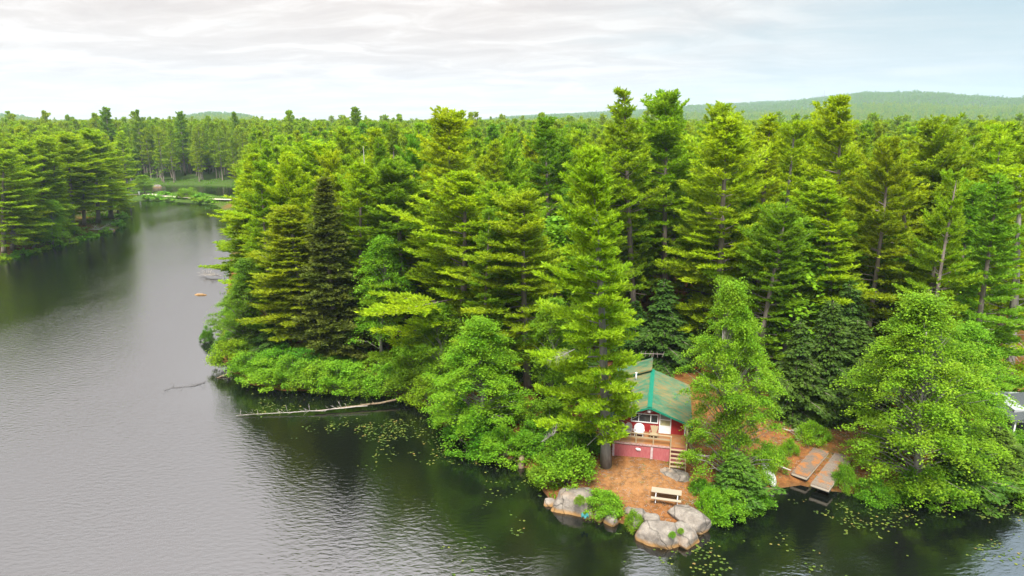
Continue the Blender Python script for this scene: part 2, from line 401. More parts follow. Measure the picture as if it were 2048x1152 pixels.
def conifer(seed, H, cb=.25, rmax=3.4, whorl=.8, nb=5, shape='pine', sp=.26, bl=.30, bw=.075, nt=5, skip=.12, sparse=1.0, bend=.25, r0=None, dead=3, leanbr=0.3, inner=1.0, pw=.46):
    rnd = random.Random(seed)
    tr, cr = MB(), MB()
    r0 = r0 or H * .0105
    k1, k2, ph = rnd.uniform(.4, 1), rnd.uniform(.3, 1), rnd.uniform(0, 6)
    def axisp(z):
        t = z / H
        return Vector((math.sin(t * 3 * k1 + ph) - math.sin(ph), math.cos(t * 3.4 * k2 + ph) - math.cos(ph), 0)) * bend * t + Vector((0, 0, z))
    n = 14
    tr.tube([axisp(H * i / n) for i in range(n + 1)], [r0 * (1.25 if i == 0 else 1) * (1 - i / n) ** .8 + .025 for i in range(n + 1)], 8)
    az0 = rnd.uniform(0, 6.28)
    z = cb * H
    while z < H - .25:
        t = (z - cb * H) / (H * (1 - cb))
        if shape == 'pine': prof = (min(1, .68 + 1.6 * t)) * (1 - t) ** pw + .08
        elif shape == 'open': prof = (.55 + .45 * math.sin(t * 7 + seed)) * (1 - t) ** .5 + .12
        elif shape == 'hemlock': prof = min(1, .6 + 2 * t) * (1 - t) ** .85 + .05
        else: prof = (1 - t) ** .95 + .05
        lay = rnd.uniform(.66, 1.14)
        for b in range(nb):
            if rnd.random() < skip: continue
            az = 6.283 * (b + rnd.uniform(-.35, .35)) / nb + z * 1.7
            L = rmax * prof * lay * rnd.uniform(.58, 1.15) * (1.3 if rnd.random() < .07 else 1) * (1 + leanbr * math.cos(az - az0))
            L = max(L, .3)
            if shape in ('pine', 'open'): el = R(4) + R(50) * t ** 1.8 + rnd.uniform(-.12, .14); droop = .16 * (1 - t); tipup = .16
            elif shape == 'hemlock': el = R(8) * t + rnd.uniform(-.1, .1) + R(12); droop = .42; tipup = 0
            else: el = -R(8) + R(40) * t ** 1.5 + rnd.uniform(-.1, .1); droop = .1; tipup = .12
            if el > .3: L = max(.3, min(L, (H + .1 - z) / math.sin(el) + .2))
            hd = Vector((math.cos(az), math.sin(az), 0)); sd = Vector((-hd.y, hd.x, 0))
            base = axisp(min(H, z + rnd.uniform(-.2, .2)))
            curl = rnd.uniform(-.12, .12)
            def bp(s):
                return base + hd * (L * s * math.cos(el)) + sd * (curl * L * s * s) + Vector((0, 0, L * (s * math.sin(el) - droop * s * s + tipup * s ** 3)))
            tr.tube([bp(0), bp(.35), bp(.7), bp(.95)], [max(.012, L * .014), L * .010 + .006, L * .006 + .005, .004], 3, False)
            s0 = {'pine': .42 - .35 * t, 'open': .5 - .35 * t, 'hemlock': .15, 'spruce': .2}[shape] * inner
            s = s0
            while s < 1.0:
                p = bp(s); fw = (bp(min(1, s + .05)) - bp(s - .05)).normalized()
                for sg in (-1, 1):
                    if rnd.random() > sparse: continue
                    if shape == 'hemlock': tl = L * .36 * (1.05 - s) + .14
                    elif shape == 'spruce': tl = L * .30 * (1.05 - s) + .12
                    else: tl = (L * .34 * (1.08 - s) + .22) * rnd.uniform(.6, 1.2)
                    ang = rnd.uniform(.6, 1.0)
                    td = (fw * math.cos(ang) + sd * (sg * math.sin(ang)) + Vector((0, 0, rnd.uniform(-.05, .22) if shape != 'hemlock' else rnd.uniform(-.35, 0)))).normalized()
                    u = sp * .5
                    while u < tl + sp * .3:
                        q = p + td * u
                        for _ in range(nt):
                            if shape == 'hemlock':
                                d = (td * .7 + fw * .4 + Vector((rnd.gauss(0, .4), rnd.gauss(0, .4), rnd.gauss(-.12, .22)))).normalized()
                            else:
                                d = (td * .55 + fw * .25 + Vector((rnd.gauss(0, .45), rnd.gauss(0, .45), rnd.gauss(.38, .4)))).normalized()
                            blade(cr, q, d, bl * rnd.uniform(.7, 1.2), bw * rnd.uniform(.8, 1.3), rnd)
                        u += sp
                s += sp * .9 / max(L, .4)
            if shape != 'hemlock':
                p = bp(1)
                for _ in range(nt):
                    d = (hd * .5 + Vector((rnd.gauss(0, .4), rnd.gauss(0, .4), rnd.gauss(.5, .3)))).normalized()
                    blade(cr, p, d, bl, bw, rnd)
        z += whorl * rnd.uniform(.75, 1.25) * (1 - .35 * t)
    p = axisp(H)
    for _ in range(nt * 4):
        blade(cr, p - Vector((0, 0, rnd.uniform(0, .5))), Vector((rnd.gauss(0, .35), rnd.gauss(0, .35), 1)).normalized(), bl * 1.3, bw, rnd)
    for _ in range(dead):                     # bare broken limbs under the crown
        z = rnd.uniform(.12, max(.2, cb * 1.15)) * H; az = rnd.uniform(0, 6.28); L = rnd.uniform(.5, 2.2)
        b0 = axisp(z); d = Vector((math.cos(az), math.sin(az), rnd.uniform(-.3, .15)))
        tr.tube([b0, b0 + d * L * .5, b0 + d * L + Vector((0, 0, rnd.uniform(-.3, .2)))], [.045, .03, .012], 4, False)
    return tr, cr

def leafq(mb, p, s, rnd, flat=.5):
    n = Vector((rnd.gauss(0, flat), rnd.gauss(0, flat), 1)).normalized()
    a = rnd.uniform(0, 6.28)
    x = n.cross(Vector((math.cos(a), math.sin(a), .1))).normalized(); y = n.cross(x)
    o = len(mb.v); w = s * .42
    mb.v += [tuple(p - x * s * .5), tuple(p + y * w - n * s * .08), tuple(p + x * s * .55 - n * s * .1), tuple(p - y * w - n * s * .08)]
    mb.f.append((o, o + 1, o + 2, o + 3)); mb.tone.append(rnd.random())

def broadleaf(seed, H, W, cb=.2, nclump=150, nleaf=70, ls=.2, stems=1, top=.6, cr_r=.75, trunk_r=.0):
    """crown of leafy sprays, each carried on a limb of the trunk"""
    rnd = random.Random(seed); tr, cr = MB(), MB()
    r0 = trunk_r or .016 * H + .02
    roots = []
    for s in range(stems):
        az = rnd.uniform(0, 6.28); off = (0 if stems == 1 else W * .10)
        top_p = Vector((math.cos(az) * off * 1.6 + rnd.uniform(-.2, .2), math.sin(az) * off * 1.6, H * rnd.uniform(.78, .88)))
        b = Vector((math.cos(az) * off * .35, math.sin(az) * off * .35, 0))
        pts = [b.lerp(top_p, i / 6) + Vector((rnd.gauss(0, .012 * H), rnd.gauss(0, .012 * H), 0)) * (0 < i < 6) for i in range(7)]
        tr.tube(pts, [r0 / math.sqrt(stems) * (1.2 if i == 0 else 1) * (1 - i / 7.2) for i in range(7)], 7)
        roots.append(pts)
    lobes = [(rnd.uniform(0, 6.28), rnd.uniform(.1, .95), rnd.uniform(.45, 1.25)) for _ in range(16)]
    for i in range(nclump):
        t = rnd.random() ** .85
        if i < 8: t = .93 + .07 * rnd.random()
        z = H * (cb + (1 - cb) * t)
        rad = (math.sin(math.pi * min(1, (t * .90 + .14)) ** top) ** .8) * W / 2
        az = rnd.uniform(0, 6.28)
        k = 1.0
        for la, lt, lk in lobes:
            da = abs((az - la + math.pi) % 6.283 - math.pi)
            if da < .7 and abs(lt - t) < .16: k = lk
        rr = rad * k * (rnd.random() ** .38) * (1.2 if rnd.random() < .08 else 1)
        c = Vector((math.cos(az) * rr, math.sin(az) * rr, z + rnd.uniform(-.2, .2)))
        pts = rnd.choice(roots)
        zi = max(0.06, min(.93, (z - rr * .5) / H))
        j = zi * 6; b0 = pts[int(j)].lerp(pts[min(6, int(j) + 1)], j - int(j))
        mid = b0.lerp(c, .55) + Vector((0, 0, .1 * rr))
        tr.tube([b0, mid, c], [.012 + rr * .010, .01 + rr * .006, .008], 3, False)
        cs = cr_r * rnd.uniform(.5, 1.35)
        out = Vector((math.cos(az), math.sin(az), 0)); sdv = Vector((-out.y, out.x, 0)); tilt = rnd.uniform(-.1, .35)
        m = int(nleaf * cs * cs / (cr_r * cr_r))
        for _ in range(m):
            u_ = rnd.gauss(.15, .62) * cs; v_ = rnd.gauss(0, .40) * cs * (1.1 - .35 * u_ / cs)
            q = out * u_ + sdv * v_ + Vector((0, 0, rnd.gauss(0, .15) * cs + tilt * u_ - .32 * u_ * abs(u_) / cs - .22 * v_ * v_ / cs))
            leafq(cr, c + q, ls * rnd.uniform(.6, 1.25), rnd)
    return tr, cr

def shrub(seed, H, W, n=70, nleaf=45, ls=.13):
    rnd = random.Random(seed); tr, cr = MB(), MB()
    for i in range(n):
        az = rnd.uniform(0, 6.28); t = rnd.random(); rr = W / 2 * rnd.random() ** .5
        z = H * (1 - (rr / (W / 2)) ** 2.2 * .75) * rnd.uniform(.35, 1.0)
        c = Vector((math.cos(az) * rr, math.sin(az) * rr, max(.08, z)))
        if i % 3 == 0:
            tr.tube([(c.x * .15, c.y * .15, 0), (c.x * .6, c.y * .6, c.z * .6), tuple(c)], [.03, .018, .008], 3, False)
        cs = .34 * rnd.uniform(.6, 1.3) * max(.6, W / 3)
        for _ in range(nleaf):
            q = Vector((rnd.gauss(0, .5), rnd.gauss(0, .5), rnd.gauss(0, .34))) * cs
            leafq(cr, c + q, ls * rnd.uniform(.6, 1.3), rnd, .6)
    return tr, cr

PROTO = {}
def proto(key, gen, leaf_m, bark_m, H, W):
    tr, cr = gen
    PROTO[key] = (tr.mesh(key + '_trunk', bark_m, True), cr.mesh(key + '_crown', leaf_m), H, W)
PN, BK = M['pine'], M['bark']
# near pines
Q = dict(bl=.40, bw=.115, nt=6, sp=.25)
proto('pine_a', conifer(1, 26, .14, 4.2, .92, 5, pw=.5, **Q), PN, BK, 26, 8)
proto('pine_b', conifer(2, 26, .2, 4.6, .95, 6, skip=.18, pw=.4, **Q), PN, BK, 26, 8.6)
proto('pine_c', conifer(3, 26, .12, 4.0, .85, 5, **Q), PN, BK, 26, 7.6)
proto('pine_d', conifer(4, 26, .24, 4.9, 1.0, 6, 'open', skip=.16, **Q), PN, BK, 26, 8.6)
proto('pine_e', conifer(5, 26, .20, 4.3, .95, 5, skip=.12, leanbr=.45, pw=.42, **Q), PN, BK, 26, 8.4)
proto('pine_low', conifer(6, 26, .12, 4.0, .95, 6, skip=.14, leanbr=.4, r0=.33, inner=.7, pw=.6, **Q), PN, M['bark_grey'], 26, 7.4)
proto('pine_thin', conifer(7, 26, .16, 3.7, 1.1, 5, 'open', skip=.25, dead=12, **Q), PN, M['bark_grey'], 26, 6.8)
proto('pine_f', conifer(51, 26, .18, 4.6, 1.05, 5, 'pine', skip=.24, pw=.5, bend=.5, dead=8, **Q), PN, BK, 26, 8.4)
proto('pine_g', conifer(52, 26, .10, 3.6, .85, 5, pw=.75, bend=.15, **Q), PN, BK, 26, 7)
proto('pine_h', conifer(53, 26, .2, 4.7, 1.1, 6, skip=.24, leanbr=.55, pw=.38, bend=.6, dead=8, **Q), PN, BK, 26, 8.6)
proto('spruce_a', conifer(8, 18, .05, 2.8, .42, 8, 'spruce', sp=.2, bl=.30, bw=.13, nt=6), M['spruce'], BK, 18, 5.2)
proto('hemlock_a', conifer(9, 12, .04, 3.0, .42, 7, 'hemlock', sp=.24, bl=.30, bw=.14, nt=5), M['hemlock'], BK, 12, 6)
proto('hemlock_b', conifer(10, 12, .03, 3.3, .46, 7, 'hemlock', sp=.26, bl=.32, bw=.15, nt=5), M['hemlock'], BK, 12, 6)
# middle distance
for i in range(5):
    proto('mid_%d' % i, conifer(20 + i, 26, (.18, .28, .12, .34, .2)[i], (4.2, 4.5, 3.9, 4.7, 4.3)[i], 1.05, 5, ('pine', 'pine', 'pine', 'open', 'pine')[i], sp=.44, bl=.66, bw=.26, nt=5, skip=.14, dead=5), PN, BK, 26, 8.4)
# broadleaf
LF = M['leaf']
proto('maple_a', broadleaf(31, 14, 7.6, .12, 230, 310, .128), LF, M['bark_grey'], 14, 7.6)
proto('maple_b', broadleaf(32, 14, 9.4, .08, 300, 320, .128, 2), LF, M['bark_grey'], 14, 9.4)
proto('maple_c', broadleaf(33, 10, 5.0, .22, 110, 250, .12), LF, M['bark_grey'], 10, 5)
proto('maple_mid', broadleaf(34, 16, 7.0, .25, 90, 45, .42, cr_r=1.0), LF, M['bark_grey'], 16, 7)
proto('maple_mid2', broadleaf(35, 16, 8.0, .18, 110, 45, .42, cr_r=1.0), LF, M['bark_grey'], 16, 8)
BS = M['bush']
proto('shrub_a', shrub(41, 1.6, 2.6, 75, 115, .085), BS, BK, 1.6, 2.6)
proto('shrub_b', shrub(42, 2.2, 2.6, 85, 115, .085), BS, BK, 2.2, 2.6)
proto('shrub_c', shrub(43, 1.2, 2.8, 75, 105, .078), BS, BK, 1.2, 2.8)
proto('shrub_far', shrub(44, 1.6, 2.6, 40, 14, .30), BS, BK, 1.6, 2.6)

TREES = []
def plant(key, name, x, y, h, w=None, rot=0.0, lean=(0, 0), color=(1, 1, 1), label=None, cat='tree', group=None, z=None):
    tm, cm, H0, W0 = PROTO[key]
    r = empty(name, (x, y, (gz(x, y) if z is None else z) - .08), (lean[1], lean[0], rot))
    sh = h / H0; sw = (w / W0) if w else sh
    # the crown's own mesh is shared; only its transform differs
    if lean != (0, 0): r.rotation_mode = 'ZYX'; r.rotation_euler = (lean[1], lean[0], 0)
    for nm, m in (('trunk', tm), ('crown', cm)):
        o = link(nm if cat == 'tree' else {'trunk': 'stem', 'crown': 'foliage'}[nm], m, r)
        o.scale = (sw, sw, sh)
        if lean != (0, 0): o.rotation_euler = (0, 0, rot)
        o.color = (*color, 1) if nm == 'crown' else (1, 1, 1, 1)
    if lean != (0, 0): pass
    tag(r, label, cat, group); TREES.append((r, x, y, h, w or W0 * sh)); return r

# colour words of the crowns
CW = {'Y': ('yellow-green', (1.28, 1.20, .8)), 'G': ('mid-green', (1.02, 1.05, 1)), 'D': ('deep green', (.70, .82, 1.0)), 'B': ('bluish green', (.70, .92, 1.6)), 'L': ('light green', (1.18, 1.2, 1.1)), 'O': ('olive green', (1.02, .93, .9))}

def key_tree(key, name, bx, by, tx, ty, wpx, cw, label, cat='tree', rot=None, group=None):
    b = G(bx, by); zc = b.y * cp + (CAMH - b.z - 12) * sp_
    xt, zt = xz_at(tx, ty, b.y)
    h = max(1.0, zt - b.z)
    rnd = random.Random(bx * 7 + ty)
    lean = math.atan2(xt - b.x, h)
    if key.startswith('pine'): wpx *= 1.12 if key in ('pine_thin', 'pine_low') else 1.2
    return plant(key, name, b.x, b.y, h, wpx / FPX * zc, rnd.uniform(0, 6.28) if rot is None else rot, (lean, 0), CW[cw][1], label, cat, group)

SUN_EL, SUN_AZ, SUN_E, SUN_ANG, SKY_STR, EXPO, HAZE = R(56), R(-174), 3.8, R(14), .053, 1.34, 0.0001
# which of the forest trees stand as things of their own, and what tells each apart
FLAB = {2: 'yellow-green pine just above right of the broad shelving pine', 5: 'deep green pine close above the yellowish pine behind the largest maple', 7: 'bluish green pine just right of the broad pine behind the olive one', 8: 'light green pine close right of the thin leaning pine', 11: 'mid-green pine half a cabin width below right of the golden shelving pine', 13: 'mid-green pine half a cabin width above right of the crooked dark trunk pine', 29: 'yellow-green pine just above the pale-trunked far bank pine', 34: 'yellow-green pine just below right of the last pine before the causeway', 36: 'mid-green pine half a cabin width below left of the dark round-coned pine', 40: 'light green pine half a cabin width above right of the ragged leaning pine', 45: 'mid-green pine close above the grey-trunked edge pine', 63: 'yellow-green pine close above left of the pale-trunked far bank pine', 73: 'bluish green pine half a cabin width right of the bare brown trunk pine', 75: 'mid-green pine just right of the dark round-coned pine', 81: 'deep green pine close below right of the slender cone-topped pine', 82: 'deep green pine close below left of the massive pine', 84: 'yellow-green pine close left of the broad pine behind the olive one', 90: 'olive green pine just left of the slender cone-topped pine', 92: 'yellow-green pine close above right of the yellowish pine behind the largest maple', 100: 'light green pine close left of the broad pine behind the olive one', 104: 'mid-green pine close above the slender cone-topped pine', 110: 'mid-green pine half a cabin width below left of the tallest skyline pine', 113: 'light green broadleaf crown a cabin width below right of the bare brown trunk pine', 123: 'mid-green pine just above left of the broad pine behind the olive one', 126: 'light green pine a cabin width below left of the last pine before the causeway', 138: 'yellow-green pine close above the crooked dark trunk pine', 140: 'deep green pine half a cabin width below left of the massive pine', 141: 'yellow-green pine half a cabin width below the ragged leaning pine', 149: 'light green pine close above the cabin pine', 152: 'light green pine close right of the ragged leaning pine', 159: 'mid-green pine close below right of the pale-trunked far bank pine', 164: 'mid-green pine close below left of the fork-topped pine', 166: 'deep green pine close above the dark-crowned pine', 167: 'yellow-green pine close right of the bright pine above the cottage', 171: 'bluish green pine half a cabin width below the thick crooked pine', 175: 'yellow-green pine close left of the cabin pine', 180: 'yellow-green pine close below left of the dark round-coned pine', 186: 'olive green pine close left of the cabin pine', 187: 'light green pine just below left of the broad pine behind the olive one', 188: 'deep green pine close above left of the dark-crowned pine', 200: 'yellow-green pine just below left of the ragged leaning pine', 205: 'light green pine half a cabin width below left of the dark rounded skyline crown', 211: 'mid-green pine close above right of the ragged leaning pine', 227: 'yellow-green pine a cabin width below the last pine before the causeway', 230: 'deep green pine close below right of the dark rounded skyline crown', 232: 'yellow-green pine close right of the last pine before the causeway', 236: 'deep green pine close above right of the thick crooked pine', 244: 'mid-green pine close left of the massive pine', 248: 'deep green pine close above left of the crooked dark trunk pine', 251: 'mid-green pine just right of the bright pine above the cottage', 258: 'yellow-green broadleaf crown just above right of the bare brown trunk pine', 259: 'olive green pine a cabin width below left of the massive pine', 263: 'yellow-green pine close below right of the thin leaning pine', 267: 'light green broadleaf crown a cabin width above left of the front maple', 276: 'light green pine close left of the cabin pine', 289: 'light green pine half a cabin width below the thick crooked pine', 290: 'light green pine just above the ragged leaning pine', 296: 'mid-green pine half a cabin width below left of the cabin pine', 303: 'bluish green pine close below left of the dark rounded skyline crown', 304: 'mid-green pine just above right of the light far bank pine', 307: 'yellow-green pine half a cabin width right of the ragged leaning pine', 310: 'deep green pine half a cabin width below the thin leaning pine', 325: 'yellow-green pine close left of the massive pine', 326: 'olive green pine just above left of the bright pine above the cottage', 333: 'mid-green pine close below left of the dark rounded skyline crown', 334: 'mid-green pine close above left of the slender cone-topped pine', 335: 'mid-green pine close above the light broadleaf by the spruce', 338: 'yellow-green pine close above left of the yellowish pine behind the largest maple', 346: 'mid-green pine half a cabin width above right of the broad shelving pine', 397: 'yellow-green broadleaf crown a cabin width below right of the bare brown trunk pine', 400: 'light green pine just below left of the slender cone-topped pine', 404: 'yellow-green pine a cabin width left of the golden shelving pine', 406: 'mid-green pine half a cabin width below the ragged leaning pine', 410: 'yellow-green pine half a cabin width below left of the ragged leaning pine', 415: 'olive green pine just left of the crooked dark trunk pine', 426: 'olive green pine close above the crooked dark trunk pine', 428: 'yellow-green pine close left of the pale-trunked far bank pine', 430: 'bluish green pine half a cabin width below left of the grey-trunked edge pine', 432: 'mid-green pine close below right of the bright pine above the cottage', 433: 'light green pine half a cabin width above the dark-crowned pine', 436: 'olive green pine close above right of the crooked dark trunk pine', 438: 'mid-green pine close above right of the light broadleaf by the spruce', 440: 'mid-green pine close above right of the bare brown trunk pine', 444: 'olive green pine close below left of the round-topped bright pine', 446: 'yellow-green pine just below right of the thick grey trunk pine on the far bank', 452: 'yellow-green pine just above the far bank edge pine', 453: 'yellow-green pine just above left of the slender cone-topped pine', 456: 'mid-green pine close below left of the ragged leaning pine', 460: 'light green pine just above the broad pine behind the olive one', 462: 'yellow-green pine just above left of the pale-trunked far bank pine', 464: 'light green pine close above left of the broad shelving pine', 468: 'mid-green pine close below the dark rounded skyline crown', 470: 'mid-green pine just left of the bright pine above the cottage', 478: 'mid-green pine a cabin width below the narrow far skyline top', 479: 'mid-green broadleaf crown a cabin width below the golden shelving pine', 483: 'light green pine close below right of the dark round-coned pine', 497: 'light green broadleaf crown close below right of the slender cone-topped pine', 498: 'mid-green broadleaf crown a cabin width above left of the largest maple', 500: 'light green pine close above right of the ragged leaning pine', 509: 'mid-green pine close below right of the cabin pine', 518: 'yellow-green pine close above left of the light broadleaf by the spruce', 523: 'yellow-green pine just above the broad pine behind the olive one', 525: 'yellow-green pine close below left of the dark rounded skyline crown', 535: 'deep green pine close below left of the ragged-topped pine', 542: 'olive green pine close below right of the dark rounded skyline crown', 544: 'bluish green pine close below the dark rounded skyline crown', 549: 'mid-green pine just above the crooked dark trunk pine', 550: 'mid-green pine close below the ragged leaning pine', 554: 'mid-green pine half a cabin width below the second tallest pine', 559: 'deep green pine close left of the slender cone-topped pine', 561: 'light green pine close above the dark-crowned pine', 562: 'bluish green pine just above the dark-crowned pine', 565: 'mid-green pine just below left of the ragged leaning pine', 567: 'mid-green pine a cabin width below the thin leaning pine', 573: 'mid-green pine just above the broad pine behind the olive one', 578: 'olive green pine half a cabin width above the dark-crowned pine', 581: 'deep green pine just above right of the broad pine behind the olive one', 583: 'deep green pine close below the dark round-coned pine', 599: 'yellow-green pine close below left of the round-topped bright pine', 608: 'deep green pine close above right of the crooked dark trunk pine', 610: 'yellow-green pine just above right of the pale-trunked far bank pine', 614: 'mid-green pine a cabin width below the yellowish pine behind the largest maple', 623: 'light green pine a cabin width below the massive pine', 638: 'olive green pine just below right of the twin-topped pine', 643: 'deep green pine half a cabin width above left of the dark-crowned pine', 645: 'yellow-green pine close above right of the crooked dark trunk pine', 653: 'deep green pine close left of the twin-topped pine', 654: 'light green pine just above right of the far bank edge pine', 656: 'deep green pine half a cabin width below left of the second tallest pine', 664: 'mid-green pine just above right of the slender cone-topped pine', 666: 'light green pine just right of the light far bank pine', 669: 'yellow-green pine just left of the light far bank pine', 670: 'light green pine half a cabin width below left of the grey-trunked edge pine', 673: 'olive green pine close right of the dark-crowned pine', 678: 'mid-green pine just above the light broadleaf by the spruce', 681: 'mid-green pine close left of the slender cone-topped pine', 682: 'light green pine just above the light far bank pine', 692: 'light green pine half a cabin width below right of the dark rounded skyline crown', 701: 'bluish green pine close left of the dark round-coned pine', 703: 'yellow-green pine just right of the yellowish pine behind the largest maple', 708: 'olive green pine half a cabin width below the thin leaning pine', 710: 'bluish green pine close above right of the slender cone-topped pine', 719: 'deep green pine close right of the thick crooked pine', 722: 'light green pine close below right of the last pine before the causeway', 729: 'light green pine close below left of the ragged-topped pine', 732: 'light green pine just above right of the golden shelving pine', 735: 'light green pine just below right of the cabin pine', 744: 'deep green pine close above right of the broad pine behind the olive one', 755: 'deep green pine close above left of the cabin pine', 756: 'olive green pine just above the broad pine behind the olive one', 757: 'deep green pine just above right of the slender cone-topped pine', 767: 'deep green pine close right of the twin-topped pine', 771: 'yellow-green pine just above left of the bright pine above the cottage', 783: 'yellow-green pine close above left of the dark-crowned pine', 789: 'mid-green pine just above left of the pale-trunked far bank pine', 790: 'bluish green pine close above right of the dark-crowned pine', 796: 'deep green pine close right of the dark round-coned pine', 804: 'light green pine close above left of the slender cone-topped pine', 806: 'mid-green broadleaf crown a cabin width above left of the front maple', 811: 'deep green pine just below left of the twin-topped pine', 812: 'light green pine close below the dark-crowned pine', 816: 'yellow-green pine close below left of the bright pine above the cottage', 817: 'deep green pine half a cabin width left of the ragged-topped pine', 821: 'olive green pine just above the yellowish pine behind the largest maple', 826: 'deep green pine close above right of the slender cone-topped pine', 827: 'light green pine close below left of the last pine before the causeway', 830: 'light green pine close above right of the dark-crowned pine', 831: 'olive green pine close above left of the slender cone-topped pine', 836: 'bluish green pine just above the slender cone-topped pine', 839: 'light green broadleaf crown a cabin width right of the largest maple', 840: 'yellow-green pine just above right of the light far bank pine', 842: 'mid-green pine close right of the slender cone-topped pine', 843: 'olive green pine a cabin width below right of the cabin pine', 850: 'deep green pine close below left of the round-topped bright pine', 851: 'mid-green pine close above the yellowish pine behind the largest maple', 854: 'bluish green pine a cabin width above the front maple', 858: 'yellow-green pine close below left of the broad pine behind the olive one', 859: 'mid-green pine just right of the ragged leaning pine', 863: 'mid-green pine close left of the bright pine above the cottage', 868: 'deep green pine close above right of the light broadleaf by the spruce', 871: 'mid-green pine close above right of the slender cone-topped pine', 873: 'mid-green pine just above right of the far bank edge pine', 879: 'yellow-green pine close above right of the broad pine behind the olive one', 881: 'light green pine close left of the dark round-coned pine', 882: 'olive green pine just above left of the grey-trunked edge pine', 886: 'light green broadleaf crown half a cabin width below left of the bare brown trunk pine', 888: 'yellow-green pine just above left of the ragged leaning pine', 889: 'yellow-green pine half a cabin width above right of the cabin pine', 891: 'mid-green pine just below right of the twin-topped pine', 892: 'yellow-green pine close above right of the ragged leaning pine', 905: 'light green broadleaf crown a cabin width below right of the cabin pine', 906: 'light green pine close above the yellowish pine behind the largest maple', 910: 'light green broadleaf crown close below the broad shelving pine', 917: 'olive green pine close above left of the crooked dark trunk pine', 919: 'yellow-green pine just above left of the broad pine behind the olive one', 924: 'light green pine just above the cabin pine', 929: 'mid-green pine close left of the broad pine behind the olive one', 934: 'mid-green pine just above the cabin pine', 947: 'mid-green pine close above right of the full pine by the bare trunk', 949: 'yellow-green pine close below the golden shelving pine', 950: 'mid-green pine close above right of the crooked dark trunk pine', 955: 'bluish green pine half a cabin width below right of the dark-crowned pine', 956: 'mid-green pine half a cabin width below left of the massive pine', 979: 'light green broadleaf crown just below right of the broad shelving pine', 982: 'mid-green pine close below the thin leaning pine', 983: 'mid-green pine just right of the thick grey trunk pine on the far bank', 986: 'mid-green pine close below right of the dark round-coned pine', 991: 'yellow-green pine close below right of the slender cone-topped pine', 998: 'mid-green pine just above the broad shelving pine', 1000: 'deep green pine just below left of the thin leaning pine', 1005: 'light green pine close below left of the ragged leaning pine', 1007: 'mid-green pine close right of the broad pine behind the olive one', 1011: 'light green pine close above the ragged leaning pine', 1014: 'light green pine just above right of the olive pine', 1020: 'deep green pine a cabin width below left of the golden shelving pine', 1021: 'deep green pine close right of the cabin pine', 1022: 'yellow-green pine half a cabin width below the yellowish pine behind the largest maple', 1023: 'light green pine close above right of the broad pine behind the olive one', 1033: 'light green pine close left of the grey-trunked edge pine', 1035: 'mid-green pine just below right of the thick crooked pine', 1042: 'yellow-green pine just right of the light broadleaf by the spruce', 1055: 'mid-green pine close above the crooked dark trunk pine', 1056: 'bluish green pine just right of the thick crooked pine', 1063: 'deep green pine half a cabin width below left of the bare brown trunk pine', 1064: 'mid-green pine close below left of the slender cone-topped pine', 1067: 'light green broadleaf crown two cabin widths below left of the massive pine', 1069: 'deep green pine close below right of the thin leaning pine', 1070: 'mid-green pine close left of the broad shelving pine', 1072: 'deep green pine half a cabin width left of the cabin pine', 1073: 'deep green pine close right of the slender cone-topped pine', 1077: 'mid-green pine half a cabin width right of the twin-topped pine', 1080: 'yellow-green broadleaf crown a cabin width below left of the golden shelving pine', 1082: 'yellow-green pine half a cabin width below the narrow far skyline top', 1086: 'yellow-green pine half a cabin width below left of the dark round-coned pine', 1101: 'light green pine just below right of the dark rounded skyline crown', 1108: 'mid-green pine close below right of the massive pine', 1112: 'mid-green broadleaf crown a cabin width below left of the golden shelving pine', 1116: 'light green pine half a cabin width above right of the dark-crowned pine', 1117: 'light green pine close left of the massive pine', 1120: 'yellow-green pine close above right of the cabin pine', 1122: 'yellow-green pine a cabin width left of the twin-topped pine', 1125: 'bluish green pine close right of the dark round-coned pine', 1126: 'olive green pine just below right of the crooked dark trunk pine', 1130: 'mid-green pine close below left of the golden shelving pine', 1131: 'yellow-green pine half a cabin width above the dark-crowned pine'}
ULAB = {2: 'shaded hemlock two cabin widths below right of the small light maple', 3: 'young pine a cabin width above left of the largest maple', 6: 'shaded hemlock two cabin widths below the largest maple', 8: 'young pine two cabin widths above left of the red cabin roof'}
FSLAB = {1: 'low shrub on the far bank waterline, fourteenth counted from the channel mouth', 2: 'low shrub on the far bank waterline, thirteenth counted from the channel mouth', 3: 'low shrub on the far bank waterline, twelfth counted from the channel mouth', 4: 'low shrub on the far bank waterline, eleventh counted from the channel mouth', 5: 'low shrub on the far bank waterline, tenth counted from the channel mouth', 6: 'low shrub on the far bank waterline, eighth counted from the channel mouth', 7: 'low shrub on the far bank waterline, seventh counted from the channel mouth', 8: 'low shrub on the far bank waterline, fifth counted from the channel mouth', 9: 'low shrub on the far bank waterline, fourth counted from the channel mouth', 10: 'low shrub on the far bank waterline, third counted from the channel mouth', 11: 'low shrub on the far bank waterline, second counted from the channel mouth', 12: 'low shrub on the far bank waterline, first counted from the channel mouth', 13: 'low shrub on the causeway, first counted from the white marker', 14: 'low shrub on the causeway, second counted from the white marker', 15: 'low shrub on the causeway, fourth counted from the white marker', 16: 'low shrub on the causeway, fifth counted from the white marker', 17: 'low shrub on the causeway, sixth counted from the white marker', 18: 'low shrub on the causeway, eighth counted from the white marker', 19: 'low shrub on the causeway, tenth counted from the white marker', 20: 'low shrub on the causeway, third counted from the white marker', 21: 'low shrub on the causeway, seventh counted from the white marker', 22: 'low shrub on the causeway, ninth counted from the white marker', 23: 'low shrub on the far bank waterline, sixth counted from the channel mouth', 24: 'low shrub on the far bank waterline, ninth counted from the channel mouth'}
